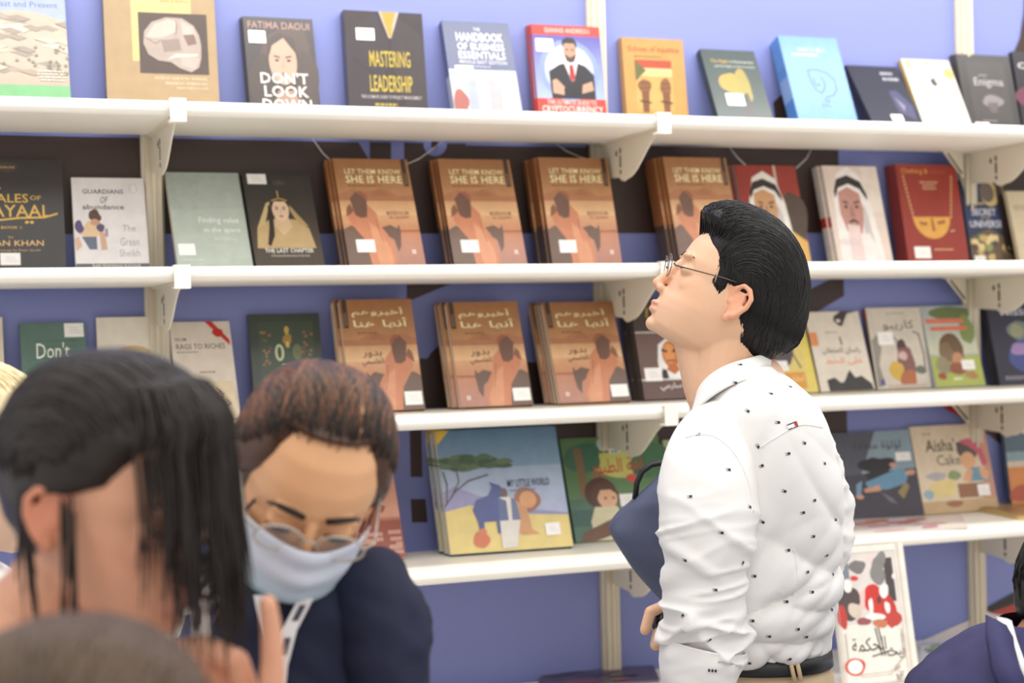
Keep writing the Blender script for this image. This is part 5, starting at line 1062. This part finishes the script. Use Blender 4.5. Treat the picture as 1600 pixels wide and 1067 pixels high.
gf = mf.mb(gl_).build('glasses', M_steel, man, True)
for s in (1, -1):
    lm = MB(); o_ = lens_outline(s); lm.add(o_+[(p[0]+1.2, p[1], p[2]) for p in o_], [tuple(range(30)), tuple(range(59, 29, -1))]+[(i, (i+1) % 30, 30+(i+1) % 30, 30+i) for i in range(30)]); mf.mb(lm).build('lens', M_lens, gf)
settle(man, baseM)
cs = MB(); cs.ell(case_c, (.020, .020, .022), 20, 14); cs.tube([case_c+_U*.016, case_c+_U*.026], .009, 14)
tag(cs.build('round_case', M_gloss, None, True), "glossy black round object held in the shirted man's fingers", 'case')
# tote bag under the far arm
bq = [(943, 815), (1000, 766), (1060, 716), (1150, 700), (1220, 800), (1190, 930), (1090, 985), (1030, 936), (985, 882), (952, 842)]
bw = [at(x, y, 2.87) for x, y in bq]; bc = sum(bw)/len(bw); rows_ = []
for t, k in ((-.075, .55), (-.06, .86), (-.035, .97), (0, 1.0), (.035, .97), (.06, .86), (.075, .55)): rows_.append([bc+(p-bc)*k+_F*t*.7 for p in bw])
bg_ = empty('tote_bag', bc); tag(bg_, "slate navy canvas tote bag tucked under the shirted man's far arm", 'bag')
o = MB().grid([[p-bc for p in r] for r in rows_], cap=True).build('body', M_bag, bg_, True); bake(o, [('SUBSURF', dict(levels=3, render_levels=3))]); wrinkle(o.data, .006, np.array([[10, 6, 0], [0, 10, 4], [6, 0, 8]]), 5); o.data.polygons.foreach_set('use_smooth', [True]*len(o.data.polygons))
MB().tube([at(x, y, 2.86)-bc for x, y in ((992, 780), (995, 755), (1003, 737), (1018, 726), (1040, 722), (1080, 722), (1130, 712), (1190, 690), (1246, 705), (1262, 740))], .0052, 10).build('handle', M_black, bg_, True)

# ======================= the masked woman
def yaw_pitch_roll(face, left, up, yaw, pitch, roll, k=1):
    f, l, u = face, left, up
    f, l = rot(f, u, yaw), rot(l, u, yaw); f, u = rot(f, l, pitch), rot(u, l, pitch)
    f, l, u = (rot(a, -_F, roll) for a in (f, l, u)); return f, l, u
f, l, u = yaw_pitch_roll(-_F, _R, _U, math.radians(16), math.radians(30), math.radians(-13))
ZW = 1.70; eye = at(484, 829, ZW); wf = Frame(eye, f, l, u, .97); wf.o = eye-(wf(96, 0, -12)-eye)
fine = head_parts(MB()); capsule(fine, (-20, 0, -60), (-55, 0, -165), 50, 54); wf.mb(fine)
body = MB(); c0 = wf(-60, 0, -170); cW = at(455, 1250, 1.86); capsule(body, c0, at(460, 1060, 1.86), .06, .10); capsule(body, at(460, 1060, 1.86), cW, .11, .105)
baseW = np.array([cW[0], cW[1], 0])
for s in (-1, 1): d = _R0*s*.085; capsule(body, baseW+d*.8+[0, 0, .9], baseW+d+[0, 0, .09], .075, .036)
wm = person(wf, fine, body, (224, 172, 128), 'woman in navy jacket wearing clear glasses and a pale blue face mask', baseW, vox=.0026)
jk = MB(); jk.grid(loft([(425, 520, 868, 1.84, .05), (398, 556, 892, 1.84, .09), (352, 604, 935, 1.85, .115), (326, 624, 985, 1.86, .125), (306, 634, 1040, 1.86, .13), (298, 640, 1110, 1.86, .13), (310, 630, 1250, 1.86, .13), (306, 640, 1420, 1.86, .14)], 90, 8))
jk = jk.build('jacket', M_navy, wm, True); wrinkle(jk.data, .012, np.array([[8, 3, 4], [2, 8, 3], [4, 3, 9]]), 6)
sv = MB(); sv.grid(tube_img([(555, 905, 1.83, .05, .06), (592, 960, 1.80, .052, .06), (602, 1050, 1.78, .05, .055), (600, 1180, 1.76, .045, .05), (560, 1300, 1.70, .04, .042)], 48, 10), cap=True); sv = sv.build('sleeve', M_navy, jk, True); wrinkle(sv.data, .009, np.diag([10, 10, 16]), 2)
m = MB(); legs(m, baseW, TH*-1, .86, .085, .09); m.build('trousers', M_navy, wm, True); shoes(wm, baseW, -TH, -_F)
ln_ = MB()
for k, pts in enumerate((((478, 935), (452, 985), (438, 1040), (432, 1100)), ((408, 930), (420, 990), (428, 1050), (432, 1100)))):
    P = [at(x, y, 1.725) for x, y in pts]; ln_.grid([[p-_R*.008, p+_R*.008, p+_R*.008+_F*.001, p-_R*.008+_F*.001] for p in P], cap=True, col=(232, 230, 230))
    for p, q in zip(P[:-1], P[1:]): ln_.add([p-_R*.003-_F*.0006+(q-p)*.2, p+_R*.004-_F*.0006+(q-p)*.2, p+_R*.004-_F*.0006+(q-p)*.7, p-_R*.003-_F*.0006+(q-p)*.7], [(0, 1, 2, 3)], (70, 70, 84))
ln_.build('lanyard', M_col, wm)
# mask: cup over nose, mouth and chin, with pleats and ear loops
mk = []
for i in range(28):
    t = i/27; z_ = -24-t*108; ring = []
    for k in range(41):
        b = (k/40-.5)*2; a = b*1.22; hz = sorted(HEAD); hf, hb, hw = (np.interp(max(z_, -119), [q[0] for q in hz], [q[j] for q in hz]) for j in (1, 2, 3)); hc = (hf+hb)/2
        bulge = 15*math.exp(-(b/.34)**2)*(1-t*.55)*math.exp(-((t-.25)/.5)**2)+11+2.2*math.sin(t*math.pi*7)*(1-abs(b))
        x = hc+(hf-hc+bulge)*math.cos(a)**.9 if abs(a) < 1.5 else hc; y = (max(hw, 54)+8)*math.sin(a)*1.0
        if t > .8: x -= (t-.8)*100*1.1; y *= 1-(t-.8)*1.6
        ring.append((x+3, y, z_+3*(1-abs(b))*(1-t)-6*abs(b)*(1-2*t)))
    mk.append(ring)
mm = MB(); mm.grid(mk, closed=False)
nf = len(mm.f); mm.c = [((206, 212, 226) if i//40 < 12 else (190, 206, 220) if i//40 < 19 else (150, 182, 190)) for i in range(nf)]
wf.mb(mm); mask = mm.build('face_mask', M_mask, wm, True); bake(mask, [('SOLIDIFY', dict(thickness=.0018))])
for s in (1, -1):
    e = MB(); e.tube([(60, s*70, -44), (20, s*80, -20), (-14, s*86, -4), (-14, s*84, -36), (30, s*72, -80), (52, s*60, -98)], 1.3, 6); wf.mb(e).build('ear_loop', M_mask, mask, True)
    b = MB(); b.tube([(103, s*12, 9), (103, s*26, 14), (96, s*40, 13), (84, s*52, 6)], [3.4, 4.0, 3.4, 1.4], 6); wf.mb(b).build('eyebrow', M_hair_dark, wm, True)
    e = MB(); e.ell((93.5, s*32, -17), (7.5, 13, 5), 16, 8); wf.mb(e).build('eye', M_dark_eye, wm, True)
    e = MB(); e.tube([(92, s*17, -17), (99, s*32, -13.5), (86, s*48, -18)], [1.0, 1.8, 1.0], 6); wf.mb(e).build('eyelash', M_hair_dark, wm, True)
g2 = MB()
for s in (1, -1):
    o_ = [(114+2*math.sin(t), s*(34+27*math.cos(t)), -15+18*math.sin(t)) for t in [2*math.pi*k/30 for k in range(30)]]
    g2.tube(o_+[o_[0]], 1.6, 6); g2.tube([(112, s*61, -10), (100, s*72, -8), (10, s*82, 2)], 1.6, 6)
g2.tube([(116, 8, -12), (120, 0, -9), (116, -8, -12)], 1.4, 6)
M_clear = mat('clear_acetate', (214, 204, 190), rough=.12, spec=.6, trans=.4, noise=.02)
gw = wf.mb(g2).build('glasses', M_clear, wm, True)
for s in (1, -1):
    lm = MB(); o_ = [(114+2*math.sin(t), s*(34+27*math.cos(t)), -15+18*math.sin(t)) for t in [2*math.pi*k/30 for k in range(30)]]
    lm.add(o_+[(p[0]+1.2, p[1], p[2]) for p in o_], [tuple(range(30)), tuple(range(59, 29, -1))]+[(i, (i+1) % 30, 30+(i+1) % 30, 30+i) for i in range(30)]); wf.mb(lm).build('lens', M_lens, gw)
def lim_w(x, y, z_):
    ay = abs(y); xl = np.interp(z_, [-80, -50, -20, 5, 30, 55, 75, 88, 98], [-30, 0, 22, 36, 58, 66, 64, 60, 200])
    return sm(xl+9, xl-14, x)
HW = [(-80, 20, -80, 40), (-50, 60, -98, 66), (-20, 84, -110, 92), (10, 92, -113, 92), (40, 92, -112, 88), (66, 90, -102, 80), (90, 74, -84, 68), (106, 52, -58, 50), (116, 30, -30, 28), (119, 10, -8, 10)]
hw_ = hair_shell(wf, HW, lim_w); hairw = hw_.build('hair', M_hair_brown, wm, True)
def stW(b): return 52-8*abs(b)
def enW(b): return 190-20*abs(b)
M_hb2 = mat('light_chestnut_hair', (128, 82, 50), rough=.45, spec=.4, noise=.3, nscale=30)
hull_strands(hairw.data, wf, 700, stW, enW, 1.3, .6, 1.4, 15, M_hair_brown, hairw, off=(-.5, 2.2), drift=.25)
hull_strands(hairw.data, wf, 420, lambda b: 60, lambda b: 160-20*abs(b), 1.3, .5, 1.2, 19, M_hb2, hairw, off=(0, 2.6), drift=.3)
hull_strands(hairw.data, wf, 420, stW, lambda b: 130, 1.3, .5, 1.2, 18, M_hair_dark, hairw, off=(0, 2.4), drift=.2)
pt = MB(); pt.tube([(66, 27, 84), (54, 26, 99), (34, 25, 112), (16, 24, 118)], [3, 2.6, 2, .8], 8); pt.c = [(186, 146, 112)]*len(pt.f); wf.mb(pt).build('parting', M_skin, hairw, True)
bn = MB(); bn.ell((-122, 0, -20), (30, 38, 34), 20, 14); wf.mb(bn).build('hair_bun', M_hair_brown, hairw, True)
settle(wm, baseW)

# ======================= the dark-haired woman in front, seen from her right, looking down
ph_ = .52; f, l, u = yaw_pitch_roll(norm(_R*math.cos(ph_)-_F*math.sin(ph_)), norm(_F*math.cos(ph_)+_R*math.sin(ph_)), _U, 0, math.radians(22), math.radians(8))
ear = at(68, 806, 1.36); nf_ = Frame(ear, f, l, u, .94); nf_.o = ear-(nf_(-4, -80, -22)-ear)
fine = head_parts(MB()); capsule(fine, (-20, 0, -60), (-62, 0, -165), 48, 54); nf_.mb(fine)
body = MB(); c0 = nf_(-64, 0, -170); cN = at(40, 1420, 1.48); capsule(body, c0, at(40, 1150, 1.46), .06, .10); capsule(body, at(40, 1150, 1.46), cN, .11, .11)
baseN = np.array([cN[0], cN[1], 0])
for s in (-1, 1): d = _F*[1, 1, 0]*s*.085; capsule(body, baseN+d*.8+[0, 0, .9], baseN+d+[0, 0, .09], .075, .036)
# her raised hand beside the mask
wH = at(374, 1300, 1.42); capsule(body, at(60, 1120, 1.40), at(220, 1480, 1.38), .045, .04); capsule(fine, at(220, 1480, 1.38), wH, .038, .026)
hand(fine, wH, norm(at(392, 1100, 1.42)-wH), -_R*.7-_F*.5, [(.05, .12, .1), (.45, .7, .5), (.7, .9, .6), (.85, 1.0, .7), (.15, .3, .3)], k=1.2, thumb_side=-1)
nw = person(nf_, fine, body, (214, 158, 128), 'dark-haired woman in the near left, head bowed, loose fringe over her face', baseN, vox=.0028)
tp = MB(); tp.grid(loft([(-60, 90, 1010, 1.45, .06), (-150, 190, 1070, 1.46, .11), (-190, 240, 1150, 1.47, .13), (-190, 250, 1300, 1.48, .14), (-180, 240, 1500, 1.48, .14)], 60, 8)); tp = tp.build('blouse', M_mixed, nw, True); wrinkle(tp.data, .01, np.diag([8, 8, 10]), 3)
m = MB(); legs(m, baseN, math.pi/2-TH, .82, .085, .09); m.build('trousers', M_navy, nw, True); shoes(nw, baseN, math.pi/2-TH, _R)
def lim_n(x, y, z_):
    ay = abs(y); xl = np.interp(z_, [-80, -50, -24, -8, 4, 20, 45, 62, 80], [-46, -34, -26, -20, 10, 48, 66, 78, 200])
    return sm(xl+7, xl-4, x)
HN = [(-80, 20, -84, 44), (-50, 60, -106, 70), (-20, 80, -116, 84), (10, 90, -120, 88), (40, 94, -116, 89), (66, 96, -106, 84), (90, 82, -88, 72), (106, 60, -62, 54), (117, 36, -34, 32), (121, 12, -10, 12)]
hairn = hair_shell(nf_, HN, lim_n).build('hair', M_hair_dark, nw, True)
hull_strands(hairn.data, nf_, 900, lambda b: 40+14*abs(b), lambda b: 196-22*abs(b), 1.28, .9, 2.2, 25, M_hair_dark, hairn, off=(-.5, 2.5), drift=.14)
fg = MB(); R = random.Random(44)                                  # loose fringe hanging straight down from the parting
for i in range(170):
    th = math.radians(R.triangular(-56, 52, 20)); cx_, cy_ = math.cos(th), math.sin(th); q = cx_
    p0 = nf_(26+20*cx_+R.uniform(-8, 8), 50*cy_, 116-8*abs(cy_)); p1 = nf_(26+68*cx_, 78*cy_, 100-14*abs(cy_)+R.uniform(-4, 4)); p2 = nf_(28+74*cx_+R.uniform(-3, 6), 86*cy_, 66-14*abs(cy_)+R.uniform(-8, 8))
    Ld = R.uniform(.10, .19)*(.8+.2*q)*(1 if th > -.55 else .75); dn = np.array([0, 0, -1.0]); sway = nf_.f*R.uniform(-.016, .010)+nf_.l*R.uniform(-.012, .012)
    pts = [p0, (p0+p1)/2+nf_.u*.007, p1, (p1+p2)/2+nf_.f*.006*cx_+nf_.u*.003, p2]+[p2+dn*Ld*t+sway*t*t+nf_.f*(.008*math.sin(t*2.0)) for t in (.15, .35, .55, .75, .9, 1)]
    rr = R.uniform(.0007, .0019); fg.tube(pts, [rr*.5, rr, rr, rr, rr, rr, rr, rr, rr*.9, rr*.6, rr*.2], 5, cap=False)
fg.build('fringe', M_hair_dark, hairn, True)
sd = MB()
for i in range(24):                                               # wisps in front of and behind the ear
    fx = R.choice((R.uniform(14, 30), R.uniform(-46, -26))); p0 = nf_(fx, -84+R.uniform(0, 6), R.uniform(-10, 10)); Ld = R.uniform(.06, .15); sway = nf_.f*R.uniform(-.01, .02)
    sd.tube([p0+np.array([0, 0, -1])*Ld*t+sway*t*t-_F*.004*t for t in (0, .25, .5, .75, 1)], [.0012, .0014, .0013, .001, .0003], 5, cap=False)
sd.build('wisps', M_hair_dark, hairn, True)
for s in (1, -1):
    b = MB(); b.tube([(104, s*12, 9), (103, s*26, 13), (95, s*40, 13), (84, s*52, 8)], [2.2, 2.6, 2.3, 1.0], 6); nf_.mb(b).build('eyebrow', M_hair_dark, nw, True)
    e = MB(); e.ell((90, s*32, -15), (8, 13, 3.2), 16, 8); nf_.mb(e).build('eye', M_dark_eye, nw, True)
settle(nw, baseN)
# badge card hanging between the two women
bd = [at(x, y, 1.62) for x, y in ((294, 934), (328, 928), (332, 1062), (300, 1066))]; bc = bd[3]; be = empty('badge_card', bc); tag(be, 'white badge card with red top and green stripes between the two women', 'badge')
nrm = norm(np.cross(bd[1]-bd[0], bd[3]-bd[0])); P = [p-bc for p in bd]; MB().add(P+[p+_F*.002 for p in P], [(0, 1, 2, 3), (7, 6, 5, 4), (0, 4, 5, 1), (1, 5, 6, 2), (2, 6, 7, 3), (3, 7, 4, 0)], (232, 226, 222)).build('card', M_col, be)
pm = MB(); g = lambda a, b: P[0]*(1-a)*(1-b)+P[1]*a*(1-b)+P[2]*a*b+P[3]*(1-a)*b-_F*.0006
for a0, a1, b0, b1, c in ((0, 1, 0, .04, (190, 70, 60)), (.25, .4, .16, .40, (60, 56, 62)), (.5, .62, .12, .34, (60, 56, 62)), (0, 1, .54, .60, (96, 142, 110)), (0, 1, .64, .72, (104, 150, 118)), (.3, .8, .8, .84, (150, 140, 140))): pm.add([g(a0, b0), g(a1, b0), g(a1, b1), g(a0, b1)], [(0, 1, 2, 3)], c)
pm.build('card_print', M_col, be)
pm = MB(); pm.tube([(P[0]+P[1])/2, (P[0]+P[1])/2+_U*.06+_R*.02+_F*.05, (P[0]+P[1])/2+_U*.10+_R*.05+_F*.12], .002, 6); pm.build('strap', M_navy, be)

# ======================= heads cut by the frame
def simple_person(fr, skin, hmat, label, base, body_c, cloth, tab=HN, lim=lim_n, strands=500, seed=3, vox=.004, wsec=None, lat=1.3, cname='jacket'):
    fine = head_parts(MB()); capsule(fine, (-20, 0, -60), (-58, 0, -165), 52, 56); fr.mb(fine)
    body = MB(); c0 = fr(-60, 0, -170); capsule(body, c0, body_c, .06, .11); capsule(body, body_c, [body_c[0], body_c[1], .95], .11, .105)
    for s in (-1, 1): d = _R0*s*.085; capsule(body, base+d*.8+[0, 0, .9], base+d+[0, 0, .09], .075, .036)
    o = person(fr, fine, body, skin, label, base, vox=vox)
    h = hair_shell(fr, tab, lim).build('hair', hmat, o, True); hull_strands(h.data, fr, strands, lambda b: 40+14*abs(b), lambda b: 196-22*abs(b), lat, 1.0, 2.6, seed, hmat, h, off=(-.5, 3), drift=.25)
    if wsec: j = MB(); j.grid(loft(wsec, 72, 8)); j = j.build(cname, cloth, o, True); wrinkle(j.data, .009, np.diag([8, 8, 10]), seed)
    m = MB(); legs(m, base, -TH, .84, .085, .09); m.build('trousers', cloth, o, True); shoes(o, base, -TH, fr.f)
    return o
# nearest head, only its crown in the frame
f, l, u = yaw_pitch_roll(norm(_F), -_R, _U, 0, math.radians(15), 0); b0 = at(115, 1290, 1.06); qf = Frame(at(120, 1256, 1.04), f, l, u, .98)
p = simple_person(qf, (206, 150, 120), M_hair_grey, 'person at the bottom left edge, only blurred ash-brown hair showing', np.array([b0[0], b0[1], 0]), at(110, 1700, 1.06), M_mixed, strands=600, seed=8,
                  wsec=[(-20, 240, 1560, 1.05, .06), (-200, 420, 1680, 1.06, .11), (-260, 480, 1850, 1.06, .13), (-240, 460, 2300, 1.06, .13)], cname='sweater'); settle(p, [b0[0], b0[1], 0])
# fair-haired person behind the dark-haired woman, at the left edge
f, l, u = yaw_pitch_roll(norm(_R), norm(_F), _U, 0, math.radians(8), 0); b0 = at(-70, 1100, 2.1); ff = Frame(at(-66, 706, 2.1), f, l, u, 1.0)
p = simple_person(ff, (226, 190, 164), M_hair_blond, 'fair-haired person at the left edge behind the dark-haired woman', np.array([b0[0], b0[1], 0]), at(-90, 1000, 2.1), M_shirt, strands=600, seed=12,
                  tab=[(a, b*.98+14, c-4, d+4) for a, b, c, d in HN], wsec=[(-110, -10, 880, 2.1, .06), (-200, 60, 940, 2.1, .13), (-220, 80, 1020, 2.1, .15), (-220, 80, 1300, 2.1, .15)], cname='blouse'); settle(p, [b0[0], b0[1], 0])
# suited man at the right edge, turned away
f, l, u = yaw_pitch_roll(norm(_R*.95+_F*.3), norm(_F*.95-_R*.3), _U, 0, math.radians(22), 0); b0 = at(1640, 1300, 2.28); rf = Frame(at(1700, 930, 2.28), f, l, u, 1.0)
def lim_s(x, y, z_):
    xl = np.interp(z_, [-80, -62, -40, -24, -8, 4, 20, 45, 62, 80], [-140, -70, -40, -28, -20, 10, 48, 66, 78, 200]); return sm(xl+7, xl-4, x)
sm_ = simple_person(rf, (172, 118, 84), M_hair_black, 'man in indigo suit and white collar cut off at the right edge', np.array([b0[0], b0[1], 0]), at(1640, 1150, 2.3), M_suit, lim=lim_s, seed=21,
                    tab=[(a, b, c+12, d-3) for a, b, c, d in HN],
                    wsec=[(1560, 1670, 968, 2.28, .065), (1522, 1730, 988, 2.28, .10), (1478, 1790, 1016, 2.28, .15), (1442, 1830, 1050, 2.28, .19), (1420, 1850, 1090, 2.28, .21), (1420, 1850, 1200, 2.28, .2), (1440, 1830, 1400, 2.28, .17), (1440, 1830, 1560, 2.28, .17)])
j = [c for c in sm_.children if c.name.startswith('jacket')][0]
def strip(name, pts, w_, th, m_, par, n=4):
    P = [at(*p) for p in pts]; s = MB()
    rows_ = []
    for i, q in enumerate(P):
        d = norm(P[min(i+1, len(P)-1)]-P[max(i-1, 0)]); a = norm(np.cross(d, _F))*w_; rows_.append([q-a, q+a, q+a+_F*th, q-a+_F*th])
    s.grid(rows_, cap=True); o = s.build(name, m_, par, True); return o
strip('shirt_collar', [(1572, 968, 2.20), (1580, 1000, 2.165), (1592, 1035, 2.14), (1612, 1080, 2.12)], .008, .02, M_shirt, sm_)
strip('lapel', [(1564, 972, 2.19), (1566, 1005, 2.150), (1574, 1045, 2.12), (1592, 1090, 2.10)], .017, .02, M_suit, j)
settle(sm_, [b0[0], b0[1], 0])
